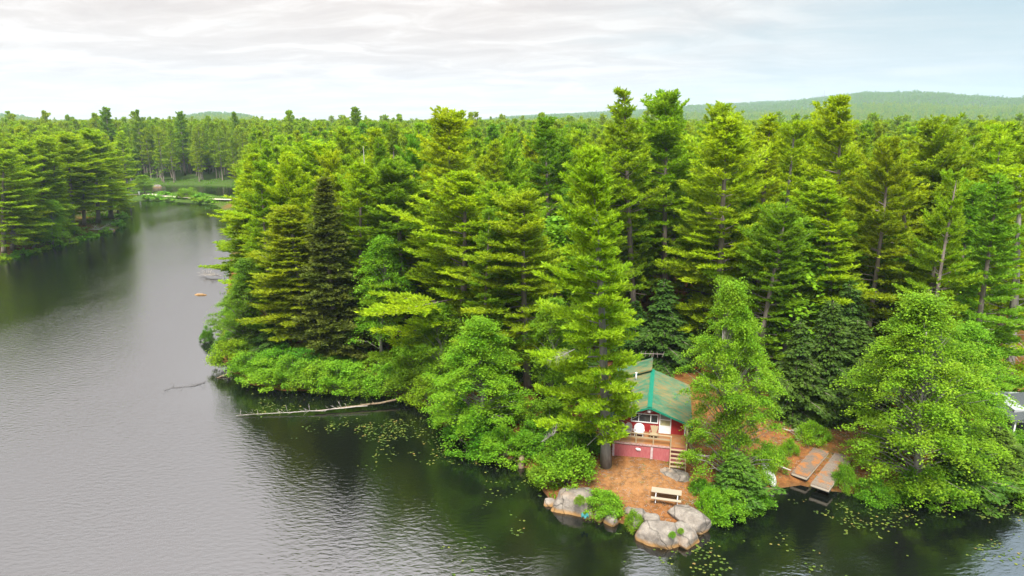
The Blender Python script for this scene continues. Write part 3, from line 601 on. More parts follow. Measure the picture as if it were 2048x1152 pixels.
# ------------------------------------------------------------------ red cabin
z0 = G(1225, 911)
CR = R(-13)
cabin = empty('lakeside_cabin', z0, (0, 0, CR))
tag(cabin, 'red lakeside cabin with a needle-strewn green metal roof and a raised front deck', 'cabin')
CU = Vector((math.cos(CR), math.sin(CR), 0)); CV = Vector((-math.sin(CR), math.cos(CR), 0))
def cw_(u, v, w): return z0 + CU * u + CV * v + Vector((0, 0, w))
WL, WR, V0, V1, DK, AP, SL = -.15, 6.0, 2.4, 11.0, 1.42, 4.02, .372      # walls, deck level, apex, slope
UA = (WL + WR) / 2
def rw(u): return AP - abs(u - UA) * SL
b = MB()
prof = [(WL, -.4), (WR, -.4), (WR, rw(WR) - .06), (UA, AP - .06), (WL, rw(WL) - .06)]
b.add([(u, V0, w) for u, w in prof] + [(u, V1, w) for u, w in prof],
      [(0, 1, 2, 3, 4), (9, 8, 7, 6, 5), (0, 5, 6, 1), (1, 6, 7, 2), (2, 7, 8, 3), (3, 8, 9, 4), (4, 9, 5, 0)])
b.build('wall', M['red'], cabin)
def roof_mesh(u0, u1, ua, ap, va, vb, slope, th=.05, rib=.23):
    b = MB()
    for sgn, ue in ((-1, u0), (1, u1)):
        L = abs(ue - ua)
        n = int((vb - va) / rib)
        prof = []
        for i in range(n):                      # ribbed sheet: low pans with raised ribs running down the slope
            v = va + (vb - va) * i / n; st = (vb - va) / n
            prof += [(v, 0), (v + st * .72, 0), (v + st * .80, .028), (v + st * .92, .028)]
        prof.append((vb, 0))
        top = [(ua, v, ap + h + th) for v, h in prof]; bot = [(ue, v, ap - L * slope + h + th) for v, h in prof]
        m = len(prof)
        b.add(top + bot, [((i, i + 1, m + i + 1, m + i) if sgn > 0 else (i + 1, i, m + i, m + i + 1)) for i in range(m - 1)])
        lo = [(ua, va, ap), (ua, vb, ap), (ue, va, ap - L * slope), (ue, vb, ap - L * slope)]
        b.add(lo, [(0, 2, 3, 1) if sgn > 0 else (1, 3, 2, 0)])
        b.add([(ue, va, ap - L * slope), (ue, vb, ap - L * slope), (ue, vb, ap - L * slope + th), (ue, va, ap - L * slope + th)], [(0, 1, 2, 3)])
    return b
RV0, RV1, RE0, RE1 = 1.72, 11.2, -.78, 6.62
rf = roof_mesh(RE0, RE1, UA, AP, RV0, RV1, SL).build('roof', M['roof'], cabin)
b = MB()
for sgn in (-1, 1):
    b.add([(UA, RV0 - .02, AP + .115), (UA + sgn * .2, RV0 - .02, AP + .115 - .2 * SL), (UA + sgn * .2, RV1, AP + .115 - .2 * SL), (UA, RV1, AP + .115)], [(0, 1, 2, 3) if sgn < 0 else (3, 2, 1, 0)])
b.build('ridge_cap', M['green_trim'], rf)
b = MB()
b.tube([(UA - 1.55, 9.4, rw(UA - 1.55)), (UA - 1.55, 9.4, rw(UA - 1.55) + .75)], .075, 10)
b.tube([(UA - 1.55, 9.4, rw(UA - 1.55) + .72), (UA - 1.55, 9.4, rw(UA - 1.55) + .84)], .11, 10)
b.build('vent_pipe', M['white'], rf, True)
for sgn, ue in ((-1, RE0), (1, RE1)):
    b = MB(); b.beam((UA, RV0 - .012, AP - .035), (ue, RV0 - .012, AP - abs(ue - UA) * SL - .035), .03, .17, (0, 1, 0)); 
    b = MB()
    L = abs(ue - UA)
    b.add([(UA, RV0 - .025, AP + .07), (ue, RV0 - .025, AP - L * SL + .07), (ue, RV0 - .025, AP - L * SL - .12), (UA, RV0 - .025, AP - .12),
           (UA, RV0 - .003, AP + .07), (ue, RV0 - .003, AP - L * SL + .07), (ue, RV0 - .003, AP - L * SL - .12), (UA, RV0 - .003, AP - .12)],
          [(0, 1, 2, 3), (7, 6, 5, 4), (0, 4, 5, 1), (1, 5, 6, 2), (2, 6, 7, 3), (3, 7, 4, 0)])
    b.build('rake_trim', M['green_trim'], rf)
    b = MB()
    b.beam((UA + sgn * .02, V0 - .03, AP - .13), (UA + sgn * (WR - UA), V0 - .03, rw(WR) - .13), .05, .11, (0, 1, 0))
    b.build('gable_trim', M['white'], cabin)
# rear addition under a single slope that rises a little past the main ridge
b = MB(); q = [(-.1, -.2), (2.72, -.2), (2.72, 4.28), (-.1, 3.2)]
b.add([(u, 10.6, w) for u, w in q] + [(u, 13.4, w) for u, w in q], [(0, 1, 2, 3), (7, 6, 5, 4), (0, 4, 5, 1), (1, 5, 6, 2), (2, 6, 7, 3), (3, 7, 4, 0)])
b.build('rear_wall', M['green_trim'], cabin)
b = MB(); n_ = 14; top, bot = [], []
for i in range(n_ + 1):
    for dv, h in ((0, 0), (.14, 0), (.155, .028), (.185, .028)):
        v_ = 10.3 + 3.3 * i / n_ + dv
        top.append((2.85, v_, 4.40 + h)); bot.append((-.8, v_, 4.40 - 3.65 * SL + h))
m_ = len(top); b.add(top + bot, [(i + 1, i, m_ + i, m_ + i + 1) for i in range(m_ - 1)])
b.add([(2.85, 10.3, 4.32), (2.85, 13.7, 4.32), (-.8, 10.3, 4.32 - 3.65 * SL), (-.8, 13.7, 4.32 - 3.65 * SL)], [(1, 3, 2, 0)])
b.add([(2.85, 10.3, 4.30), (2.85, 10.3, 4.43), (-.8, 10.3, 4.43 - 3.65 * SL), (-.8, 10.3, 4.30 - 3.65 * SL)], [(0, 1, 2, 3)])
b.build('rear_roof', M['roof'], cabin)
# antenna on its mast
b = MB()
b.tube([(2.75, 12.4, 4.2), (2.75, 12.4, 5.35)], .03, 6)
b.tube([(1.6, 12.25, 5.3), (3.9, 12.55, 5.3)], .025, 5)
rA = random.Random(4)
for i in range(6):
    u = 1.65 + i * .42; L = .5 + rA.uniform(0, .45)
    b.tube([(u, 12.3 - L, 5.3 + rA.uniform(-.15, .1)), (u + rA.uniform(-.2, .3), 12.45 + L, 5.3)], .014, 4)
b.build('antenna', M['antenna'], cabin)
# front window with three panes
w = empty('window', (1.36, V0, 2.30)); w.parent = cabin
W_, H_ = 2.36, .86
def frame(b, x0, z0_, x1, z1, t, y, d):
    b.box(((x0 + x1) / 2, y, z0_ + t / 2), (x1 - x0, d, t)); b.box(((x0 + x1) / 2, y, z1 - t / 2), (x1 - x0, d, t))
    b.box((x0 + t / 2, y, (z0_ + z1) / 2), (t, d, z1 - z0_ - 2 * t)); b.box((x1 - t / 2, y, (z0_ + z1) / 2), (t, d, z1 - z0_ - 2 * t))
b = MB(); frame(b, 0, 0, W_, H_, .08, -.035, .07)
for x in (.66, 1.70): b.box((x, -.033, H_ / 2), (.06, .06, H_ - .16))
b.build('window_frame', M['white'], w)
for x0, x1 in ((.08, .63), (.69, 1.67), (1.73, W_ - .08)):
    b = MB(); b.box(((x0 + x1) / 2, -.012, H_ / 2), (x1 - x0, .02, H_ - .16)); b.build('pane', M['glass'], w)
b = MB(); b.tube([(1.36 - .1, V0 - .10, 2.42), (2.55, V0 - .12, 3.3)], .018, 5); b.tube([(2.55, V0 - .12, 3.3), (3.2, V0 - .10, 3.45)], .018, 5)
b.build('lamp_bracket', M['white'], cabin)
b = MB(); b.tube([(UA - .03, V0 - .28, 3.72), (UA - .03, V0 - .28, 3.62), (UA - .03, V0 - .28, 3.42), (UA - .03, V0 - .28, 3.36)], [.10, .20, .17, .06], 12)
b.build('gable_lamp', M['white'], cabin, True)
# door
d = empty('door', (3.86, V0, DK)); d.parent = cabin
b = MB(); frame(b, -.06, .02, .98, 1.92, .10, -.04, .08); b.build('door_frame', M['white'], d)
b = MB(); b.box((.46, -.02, .42), (.84, .03, .66)); b.build('door_panel', M['white'], d)
b = MB(); b.box((.46, -.02, 1.30), (.84, .03, .09)); b.build('door_rail', M['white'], d)
b = MB(); b.box((.46, -.015, 1.0), (.84, .02, .5)); b.build('lower_pane', simple('reflecting_pane', (.17, .18, .12), (.30, .28, .14), 3, .2, 0, .5), d)
b = MB(); b.box((.46, -.015, 1.58), (.84, .02, .46)); b.build('upper_pane', simple('screen_pane', (.13, .13, .13), (.19, .19, .18), 3, .4, 0), d)
b = MB(); b.tube([(.12, -.08, .98), (.12, -.08, 1.1)], .018, 6); b.build('handle', M['metal'], d)
# boxed white eave end at the deck side
b = MB(); q = [(6.04, 2.62), (6.52, 2.42), (6.10, 1.95), (6.04, 1.75)]
b.add([(u, 2.30, w_) for u, w_ in q] + [(u, 2.5, w_) for u, w_ in q], [(0, 3, 2, 1), (4, 5, 6, 7), (0, 1, 5, 4), (1, 2, 6, 5), (2, 3, 7, 6), (3, 0, 4, 7)])
b.build('eave_end', M['white'], cabin)
b = MB(); b.box((6.03, V0 - .04, 1.43 + .75), (.10, .08, 1.45)); b.build('corner_board', M['white'], cabin)
# deck
b = MB(); b.box((2.97, 1.19, DK - .04), (6.3, 2.42, .08)); b.build('deck', M['deck'], cabin)
b = MB(); b.box((2.40, -.035, DK - .10), (4.9, .04, .17)); b.build('rim_board', simple('peeling_rim', (.24, .08, .07), (.38, .31, .28), 7, .8, .2), cabin)
for x0, x1 in ((.14, 2.30), (2.30, 3.20), (3.42, 4.84)):
    b = MB(); b.box(((x0 + x1) / 2, .02, (DK - .2) / 2 - .1), (x1 - x0 - .012, .05, DK - .2 + .06)); b.build('skirt_panel', M['skirt'], cabin)
for x in (.06, 3.31):
    b = MB(); b.box((x, -.01, (DK - .2) / 2 - .1), (.17 if x < 1 else .20, .09, DK - .2 + .06)); b.build('skirt_post', simple('flaking_white_%d' % x, (.40, .36, .355), (.32, .19, .19), 6, .8, .2), cabin)
b = MB(); b.box((2.45, -.02, -.20), (4.8, .1, .10)); b.build('sill_board', M['wood_grey'], cabin)
for x_ in (-.02, 6.1):
    b = MB(); b.box((x_, 1.2, .46), (.05, 2.3, 1.7)); b.build('side_skirt', M['skirt'], cabin)
b = MB(); b.tube([(1.95, -.03, .92), (2.15, -.05, .86), (2.38, -.03, .88)], [.05, .13, .04], 8); b.box((2.2, -.06, .80), (.36, .03, .07))
b.build('skirt_plaque', M['white'], cabin)
rl = empty('railing', (0, 0, DK)); rl.parent = cabin
for u in (-.1, .54, 1.94, 3.40, 4.84):
    b = MB(); b.box((u, .06, .44), (.10, .10, .88)); b.build('post', M['wood_tan'], rl)
b = MB(); b.box((2.37, .05, .90), (5.1, .15, .045)); b.build('top_rail', M['wood_tan'], rl)
b = MB(); b.box((2.37, .03, .55), (5.0, .045, .13)); b.build('middle_rail', M['wood_tan'], rl)
for vv in (1.2, 2.3):
    b = MB(); b.box((-.1, vv, .44), (.10, .10, .88)); b.build('post', M['wood_tan'], rl)
b = MB(); b.box((-.1, 1.2, .90), (.15, 2.2, .045)); b.build('side_rail', M['wood_tan'], rl)
for vv, hh in ((-.05, 1.15), (.9, .95), (2.0, .95)):
    b = MB(); b.box((6.17, vv, hh / 2), (.10, .10, hh)); b.build('post', M['wood_tan'], rl)
b = MB(); b.beam((6.2, 0, .92), (6.2, 2.1, .92), .13, .045); b.build('side_rail', M['wood_tan'], rl)
for vv in (.5, 1.7):
    b = MB(); b.beam((6.95, vv - .3, -1.3), (6.22, vv, .7), .10, .10); b.build('brace', M['wood_tan'], rl)
st = empty('stairs', (5.5, -.02, 0)); st.parent = cabin
NS = 6; run, rise = 1.15, DK + .30
for s in (-1, 1):
    b = MB(); b.beam((s * .64, -.02, DK - .12), (s * .64, -run, -.22), .06, .24); b.build('stringer', M['wood_tan'], st)
    b = MB(); b.box((s * .64, -.08, DK + .25), (.09, .09, 1.3)); b.build('newel_post', M['wood_tan'], st)
for i in range(NS):
    t = (i + .8) / NS
    b = MB(); b.box((0, -run * t + .02, DK - rise * t + .02), (1.24, .25, .045)); b.build('tread', M['wood_tan'], st)
b = MB(); b.box((0, .03, .55), (1.3, .04, 1.5)); b.build('riser_board', M['skirt'], st)

# ------------------------------------------------------------------ seats on the deck
def chair(name, u, v, wdt, mat, label, backs=1, square=False, cat='chair', facing=0):
    r = empty(name, cw_(u, v, DK + .004), (0, 0, CR + facing)); tag(r, label, cat)
    hw = wdt / 2
    b = MB(); b.box((0, -.05, .40), (wdt * .86, .50, .07)); b.build('seat', mat, r)
    for k in range(backs):
        cx = (k - (backs - 1) / 2) * wdt / backs; bw = wdt / backs * .52
        b = MB(); pts = []
        n = 14
        for i in range(n + 1):
            if square:
                x = -bw * .9 + 2 * bw * .9 * i / n; zt = .62 + .03 * math.sin(i * 1.7)
            else:
                a_ = math.pi * (1.12 - 1.24 * i / n); x = math.cos(a_) * bw; zt = .34 + math.sin(a_) * .34
            pts.append((cx + x, .17 + .16 * max(0, zt) / .68 - .06 * abs(x / bw) ** 2, .42 + zt))
        lo = [(cx + (p[0] - cx) * .55, .17, .42) for p in pts]
        vs = pts + lo + [(p[0], p[1] + .05, p[2]) for p in pts] + [(p[0], p[1] + .05, p[2]) for p in lo]
        m = n + 1; fsx = []
        for i in range(n):
            fsx += [(i, i + 1, m + i + 1, m + i), (2 * m + i + 1, 2 * m + i, 3 * m + i, 3 * m + i + 1), (i + 1, i, 2 * m + i, 2 * m + i + 1), (m + i, m + i + 1, 3 * m + i + 1, 3 * m + i)]
        b.add(vs, fsx); b.build('backrest', mat, r)
    for s in (-1, 1):
        b = MB(); b.tube([(s * hw * .92, .18, .66), (s * hw, -.05, .68), (s * hw * .96, -.30, .64)], [.04, .055, .05], 6); b.tube([(s * hw * .96, -.28, .64), (s * hw * .9, -.26, .38)], .03, 6)
        b.build('armrest', mat, r)
        for yy in (-.24, .16):
            b = MB(); b.tube([(s * hw * .8, yy, .38), (s * hw * .84, yy, 0)], [.032, .026], 6); b.build('leg', mat, r)
    return r
chair('wicker_loveseat', .92, 1.25, 1.22, M['wicker_grey'], 'greying wicker loveseat with two rounded backs on the cabin deck', 2, cat='loveseat')
chair('wicker_chair', 2.12, 1.30, .86, M['white'], 'bright white round-backed chair on the deck under the cabin window', 1)
chair('wooden_chair', 3.42, 1.22, .74, M['wood_tan'], 'square-backed weathered wooden chair on the deck beside the cabin door', 1, True)

# ------------------------------------------------------------------ picnic table
tl, trr = P(1303, 982, 1.45), P(1363, 990, 1.45)
ta = math.atan2(trr.y - tl.y, trr.x - tl.x); tc = (tl + trr) / 2
tg = gz(tc.x, tc.y)
pt = empty('picnic_table', (tc.x, tc.y, tg), (0, 0, ta)); tag(pt, 'pale wooden picnic table with two benches on the needle-covered ground', 'table')
TL = (trr - tl).length * 1.0
b = MB()
for i in range(5): b.box((0, -.30 + i * .15, .75), (TL, .143, .045))
b.build('tabletop', M['wood_pale'], pt)
for s in (-1, 1):
    b = MB()
    for i in range(2): b.box((0, s * (.66 + i * .15), .45), (TL, .143, .045))
    b.build('bench', M['wood_pale'], pt)
for s in (-1, 1):
    x = s * TL * .36
    b = MB(); b.box((x, 0, .42), (.05, 1.55, .09)); b.box((x, 0, .70), (.05, .7, .08)); b.build('crossbar', M['metal'], pt)
    for k in (-1, 1):
        b = MB(); b.beam((x + .045, k * .25, .72), (x + .045, k * .66, 0), .045, .09); b.build('leg', M['metal'], pt)

# ------------------------------------------------------------------ boulders
def boulder(px, py, w, dp, h, label, seed, z=None, rot=0.0, sub=5, planes=11, name='boulder', sink=.25, top=.0, pos=None, cat='boulder', group=None):
    rnd = random.Random(seed)
    p = G(px, py) if pos is None else Vector(pos)
    bm = bmesh.new(); bmesh.ops.create_icosphere(bm, subdivisions=sub, radius=1)
    pl = []
    for i in range(planes):
        n = Vector((rnd.gauss(0, 1), rnd.gauss(0, 1), rnd.gauss(.1, .6))).normalized(); pl.append((n, rnd.uniform(.62, .9)))
    pl.append((Vector((rnd.uniform(-.15, .15), rnd.uniform(-.3, .1), 1)).normalized(), .72))
    for v in bm.verts:
        n = v.co.normalized(); r = 1.0
        for q, dd in pl:
            c = n.dot(q)
            if c > .05: r = min(r, dd / c)
        v.co = n * r
    for _ in range(2): bmesh.ops.smooth_vert(bm, verts=bm.verts, factor=.5, use_axis_x=True, use_axis_y=True, use_axis_z=True)
    for v in bm.verts:
        s = Vector((v.co.x * w / 2, v.co.y * dp / 2, v.co.z * h))
        nz = mnoise.fractal(s * 1.1 + Vector((seed, 0, 0)), .9, 2, 5)
        v.co = s + v.co.normalized() * nz * .10 * min(1, w / 2.5)
    me = bpy.data.meshes.new(name); bm.to_mesh(me); bm.free(); me.materials.append(M['rock'])
    me.polygons.foreach_set('use_smooth', [True] * len(me.polygons))
    o = link(name, me); o.location = (p.x, p.y, (gz(p.x, p.y) if z is None else z) - h * sink); o.rotation_euler = (0, 0, rot)
    return tag(o, label, cat, group)
boulder(1146, 1006, 4.3, 3.7, 1.75, 'largest smooth grey boulder rising from the water in front of the bright bush', 11, z=.1, rot=.35, sink=.05)
boulder(1100, 1010, 1.5, 1.0, .55, 'low brown-stained rock at the waterline beside the largest boulder', 13, z=0, sub=4, sink=.1)
boulder(1176, 1036, 1.1, .9, .7, 'small pinkish rock wedged at the waterline under the teal object', 12, z=0, sub=4, sink=.1)
boulder(1198, 1040, 1.0, 1.2, 1.0, 'narrow upright rock below the bright bush, the one nearer the largest boulder', 14, z=0, sub=4, sink=.1)
boulder(1224, 1046, 1.35, 1.3, 1.2, 'blocky upright rock below the bright bush, the one nearer the picnic table', 15, z=0, sub=4, sink=.1)
boulder(1272, 1042, 1.4, 3.0, .9, 'slanting grey slab lying between the grass tuft and the big waterside ledge', 16, z=.6, rot=-.5, sub=4)
boulder(1262, 1022, 1.3, .9, .5, 'small cracked grey rock nearest the bright bush beside the needle-covered clearing', 17, sub=4)
boulder(1300, 1046, 1.6, 2.0, .95, 'rounded grey rock nestled behind the big waterside ledge', 18, z=.7, sub=4)
boulder(1322, 1072, 3.8, 3.2, 1.35, 'big cracked granite ledge jutting into the dark water below the picnic table', 19, z=.12, rot=.1, sink=.05)
boulder(1372, 1074, 2.4, 3.0, 1.15, 'granite ledge with a grassy crack, nearest the lily pads below the picnic table', 20, z=.12, rot=-.35, sink=.05)
boulder(1374, 1040, 2.2, 4.4, .95, 'long pale slab sloping down from the picnic table to the water', 21, z=.7, rot=.75, sink=.2)
boulder(1347, 948, 3.2, 2.0, .55, 'flat mottled rock at the foot of the cabin stairs', 23, sub=5, planes=8, rot=-.25, sink=.30, cat='rock', name='flat_rock')
boulder(716, 692, 3.4, 2.2, 2.1, 'rounded grey boulder among orange needles under the pines on the point', 24, sub=4, sink=.2)
boulder(402, 608, 2.9, 1.0, .45, 'lone low pinkish rock standing in the open channel', 25, z=0, sub=4, sink=.2)
boulder(220, 460, 3.2, 2.0, 1.0, 'pale rock at the end of the far bank beside the brush pile', 27, z=.1, sub=3, sink=.2)
boulder(316, 382, 5.0, 2.5, 2.2, 'pale round rock in the pond behind the causeway', 28, z=0, sub=3, sink=.2)
# teal object lodged between the boulders
b = MB(); q = P(1170, 1028, .95)
tb_ = empty('teal_tarp', (q.x, q.y, .75)); tag(tb_, 'crumpled teal scrap lodged between the boulders below the bright bush', 'tarp')
rnd = random.Random(3); n_ = 6
vs = [((i / 5 - .5) * .55, (j / 5 - .5) * .45, .12 * math.sin(i * 1.9) * math.cos(j * 1.3) + rnd.uniform(0, .1)) for j in range(6) for i in range(6)]
vs2 = [(x, y, z - .03) for x, y, z in vs]
fsx = [(j * 6 + i, j * 6 + i + 1, j * 6 + i + 7, j * 6 + i + 6) for j in range(5) for i in range(5)]
b.add(vs + vs2, fsx + [tuple(36 + k for k in f[::-1]) for f in fsx]); b.build('sheet', M['teal'], tb_)

# ------------------------------------------------------------------ dock sections hauled ashore, canoe, fallen wood
def dock(n1, n2, f2, f1, label, mat, th=.34):
    pn1, pn2, pf2, pf1 = [P(q[0], q[1], zz) for q, zz in ((n1, .75), (n2, .75), (f2, 1.25), (f1, 1.25))]
    a = (pn1 + pn2) / 2; c = (pf1 + pf2) / 2; W = (pn2 - pn1).length
    d = c - a; L = d.length; yaw = math.atan2(d.y, d.x); pit = -math.asin((c.z - a.z) / L)
    r = empty('dock_section', (a + c) / 2, (0, pit, yaw)); tag(r, label, 'dock', 'dock sections hauled ashore')
    b = MB(); n = int(L / .15); rr = random.Random(int(n1[0]))
    for i in range(n): b.box((-L / 2 + (i + .5) * L / n, rr.uniform(-.02, .02), rr.uniform(-.004, .004)), (L / n - .012, W, .04))
    b.build('decking', mat, r)
    for s in (-1, 1):
        b = MB(); b.box((0, s * (W / 2 - .04), -.13), (L - .02, .06, .2)); b.build('side_beam', M['wood_grey'], r)
        b = MB(); b.box((s * (L / 2 - .04), 0, -.13), (.06, W - .16, .2)); b.build('end_beam', M['wood_grey'], r)
        b = MB(); b.box((s * (L / 2 - .5), 0, -.36), (.5, W - .1, .26)); b.build('float', M['darkgap'], r)
dock((1585, 944), (1612, 957), (1656, 905), (1630, 893), 'weathered dock section ashore nearer the canoe, half covered in orange needles', M['dock'])
dock((1623, 966), (1656, 981), (1703, 915), (1673, 905), 'bleached dock section ashore nearer the overhanging maple, its end at the water', M['dock_b'])
# overturned canoe
ca, cb_ = P(1527, 922, .95), P(1549, 975, .35)
cd = cb_ - ca; L = cd.length
cn = empty('canoe', (ca + cb_) / 2, (0, -math.asin(cd.z / L), math.atan2(cd.y, cd.x))); tag(cn, 'pale grey canoe lying upside down on the bank beside the dock sections', 'canoe')
b = MB(); n = 22; m = 12
for i in range(n + 1):
    t = i / n * 2 - 1; wd = .46 * (1 - abs(t) ** 2.4) + .012; hh = .36 * (1 - .25 * (1 - abs(t) ** 3)) * (1 - abs(t) ** 8 * .5)
    for k in range(m + 1):
        a_ = math.pi * k / m; b.v.append((t * L / 2, -math.cos(a_) * wd, abs(math.sin(a_)) ** .7 * hh - .05))
for i in range(n):
    for k in range(m):
        o_ = i * (m + 1) + k; b.f.append((o_, o_ + 1, o_ + m + 2, o_ + m + 1))
b.build('hull', simple('pale_hull', (.42, .42, .415), (.34, .335, .33), 4, .5, .1), cn, True)
for s in (-1, 1):
    b = MB(); b.tube([((i / 12 * 2 - 1) * L / 2, s * (.46 * (1 - abs(i / 12 * 2 - 1) ** 2.4) + .02), -.05) for i in range(13)], .022, 5); b.build('gunwale', M['metal'], cn)

def D3(px, py, Y):
    x, z = xz_at(px, py, Y); return Vector((x, Y, z))
def wood(name, pts, r0, r1, mat, label, cat, twigs=0, tl_=.5, seed=1, up=.4, sides=6, down=True, droop=0):
    rnd = random.Random(seed); b = MB()
    pts = [Vector(p) for p in pts]; n = len(pts)
    fine = []
    for i in range(n - 1):
        for k in range(4): fine.append(pts[i].lerp(pts[i + 1], k / 4) + Vector((rnd.gauss(0, .03), rnd.gauss(0, .03), rnd.gauss(0, .02))) * (r0 > .03))
    fine.append(pts[-1]); m = len(fine)
    b.tube(fine, [r0 + (r1 - r0) * i / (m - 1) for i in range(m)], sides)
    org = fine[0].copy()
    for i in range(twigs):
        k = rnd.uniform(.1, .98); j = k * (m - 1); p = fine[int(j)].lerp(fine[min(m - 1, int(j) + 1)], j - int(j))
        dr = (fine[min(m - 1, int(j) + 1)] - fine[int(j)]).normalized() if int(j) < m - 1 else (fine[-1] - fine[-2]).normalized()
        sd = dr.cross(Vector((0, 0, 1))).normalized()
        d = (dr * rnd.uniform(.1, .8) + sd * rnd.choice((-1, 1)) * rnd.uniform(.3, 1) + Vector((0, 0, rnd.uniform(-.1, 1) * up))).normalized()
        Lt = tl_ * rnd.uniform(.4, 1.3); q = p + d * Lt * .5 + Vector((0, 0, rnd.uniform(-.05, .08)))
        e = p + d * Lt + Vector((0, 0, rnd.uniform(-.1, .15) - droop * Lt))
        rr = max(.012, (r0 + (r1 - r0) * k) * .45)
        b.tube([p, q, e], [rr, rr * .7, rr * .3], 4)
        for _ in range(2):
            d2 = (d + Vector((rnd.gauss(0, .5), rnd.gauss(0, .5), rnd.gauss(.1, .3)))).normalized()
            b.tube([q, q + d2 * Lt * .35], [rr * .5, rr * .2], 3)
    b.v = [tuple(Vector(v) - org) for v in b.v]
    r = b.build(name, mat, None, True); r.location = org; tag(r, label, cat)
    return r
wood('fallen_log', [P(850, 788, .75), P(760, 806, .45), P(700, 814, .32), P(630, 822, .22)], .125, .07, M['log'], 'long fallen trunk reaching from the bank out over the lily pads', 'log', 4, .6, 5)
wood('bleached_branch', [P(735, 811, .5), P(640, 821, .3), P(560, 826, .2), P(472, 831, .12)], .055, .02, M['deadwood'], 'bleached dead treetop with upright twig stubs lying on the black water', 'branch', 36, .85, 6, 1.0)
wood('fallen_log', [P(477, 738, .45), P(455, 748, .2), P(434, 756, .02)], .16, .06, M['log'], 'short log slipping into the water at the tip of the point', 'log', 2, .4, 7)
wood('sunken_branch', [P(411, 763, .08), P(390, 771, .06), P(345, 775, .05), P(328, 781, .03)], .03, .012, simple('wet_wood', (.05, .045, .04), (.09, .08, .07), 5, .6, 0), 'thin dark branch breaking the open water off the point', 'branch', 14, 1.2, 8, .15)
wood('dead_shrub', [P(443, 552, .3), P(425, 550, .5), P(405, 548, .25)], .08, .03, M['deadwood'], 'grey leafless shrub leaning over the channel from the point', 'shrub', 60, 1.6, 9, .8)
wood('bleached_branch', [G(1566, 862) + Vector((0, 0, .25)), G(1590, 870) + Vector((0, 0, .3)), G(1615, 890) + Vector((0, 0, .15))], .06, .025, M['deadwood'], 'fallen white branch on the bank behind the dock sections', 'branch', 14, 1.3, 10, .3)
wood('pole', [P(1551, 928, 1.3), P(1582, 941, 1.1)], .08, .06, M['deadwood'], 'pale pole lying between the canoe and the dock sections', 'pole')
wood('dead_branch', [D3(1150, 698, 50.5), D3(1122, 712, 50), D3(1094, 722, 49.6)], .03, .012, M['bark_grey'], 'bundle of grey dead twigs hanging low beside the cabin pine', 'branch', 26, .9, 11, .2, droop=.3)
wood('dead_branch', [D3(1082, 884, 49.2), D3(1096, 876, 49), D3(1110, 866, 49)], .03, .012, M['bark_grey'], 'tangle of greyish dead twigs in the shrubs below the cabin pine', 'branch', 26, .8, 12, .5)
wood('brush_pile', [G(178, 462) + Vector((0, 0, .5)), G(195, 464) + Vector((0, 0, .6)), G(207, 458) + Vector((0, 0, .4))], .12, .06, M['deadwood'], 'heap of grey dead limbs on the far bank at the mouth of the channel', 'brush', 30, 2.4, 13, .5)
wood('fallen_log', [G(600, 690) + Vector((0, 0, .5)), G(622, 678) + Vector((0, 0, .8)), G(640, 672) + Vector((0, 0, .9))], .10, .04, M['deadwood'], 'broken grey limb with dead twigs under the olive pine on the point', 'log', 24, 1.1, 14, .5)
wood('stump', [P(1042, 934, 0) + Vector((0, 0, -.2)), P(1042, 934, 0) + Vector((0, 0, .45)), P(1043, 931, 0) + Vector((.05, .05, .95))], .34, .22, M['log'], 'broken reddish stump at the waterline below the shrubs', 'stump', 0, sides=9)
# dead standing snags
def snag(bx, by, ty, label, seed):
    p = G(bx, by); _, zt = xz_at(bx, ty, p.y)
    rnd = random.Random(seed); h = zt - p.z
    r = empty('dead_snag', p); tag(r, label, 'dead tree')
    b = MB(); pts = [Vector((rnd.gauss(0, .06), rnd.gauss(0, .06), h * i / 7)) for i in range(8)]
    b.tube(pts, [.2 * (1 - i / 8.2) for i in range(8)], 7)
    for i in range(22):
        z = h * rnd.uniform(.35, .97); az = rnd.uniform(0, 6.28); L = rnd.uniform(.5, 2.0) * (1.2 - z / h)
        d = Vector((math.cos(az), math.sin(az), rnd.uniform(-.1, .4))); j = z / h * 7; q = pts[int(j)].lerp(pts[min(7, int(j) + 1)], j - int(j))
        b.tube([q, q + d * L * .6, q + d * L + Vector((0, 0, .1))], [.035, .022, .01], 4)
    b.build('trunk', M['bark_grey'], r, True)
snag(748, 690, 292, 'bare grey dead trunk standing among the pines behind the small light maple', 1)

# ------------------------------------------------------------------ neighbouring cabin at the clearing's far side
q = P(2027, 864, 2.6)
nb_ = empty('neighbour_cabin', (q.x, q.y, gz(q.x, q.y) - .1), (0, 0, R(-8))); tag(nb_, 'grey-roofed cottage with white porch posts half out of the picture', 'cabin')
b = MB(); b.box((3.4, 3.4, 1.55), (6.0, 4.6, 3.1)); b.build('wall', simple('grey_siding', (.20, .22, .22), (.28, .29, .29), 4, .8, .2), nb_)
b = MB(); q_ = [(-.5, 2.55), (3.4, 3.35), (7.3, 2.55)]
vs = [(u, -.4, w_) for u, w_ in q_] + [(u, 5.0, w_) for u, w_ in q_]; vs += [(x, y, z + .12) for x, y, z in vs]
b.add(vs, [(6, 7, 10, 9), (7, 8, 11, 10), (0, 3, 4, 1), (1, 4, 5, 2), (0, 6, 9, 3), (2, 5, 11, 8), (0, 1, 7, 6), (1, 2, 8, 7), (3, 9, 10, 4), (4, 10, 11, 5)])
b.build('roof', M['grey_roof'], nb_)
for x in (0, 1.55, 3.1, 4.65, 6.2):
    b = MB(); b.box((x, 0, 1.2), (.13, .13, 2.5)); b.build('porch_post', M['white'], nb_)
b = MB(); b.box((3.1, 0, 2.5), (6.5, .15, .16)); b.build('porch_beam', M['white'], nb_)
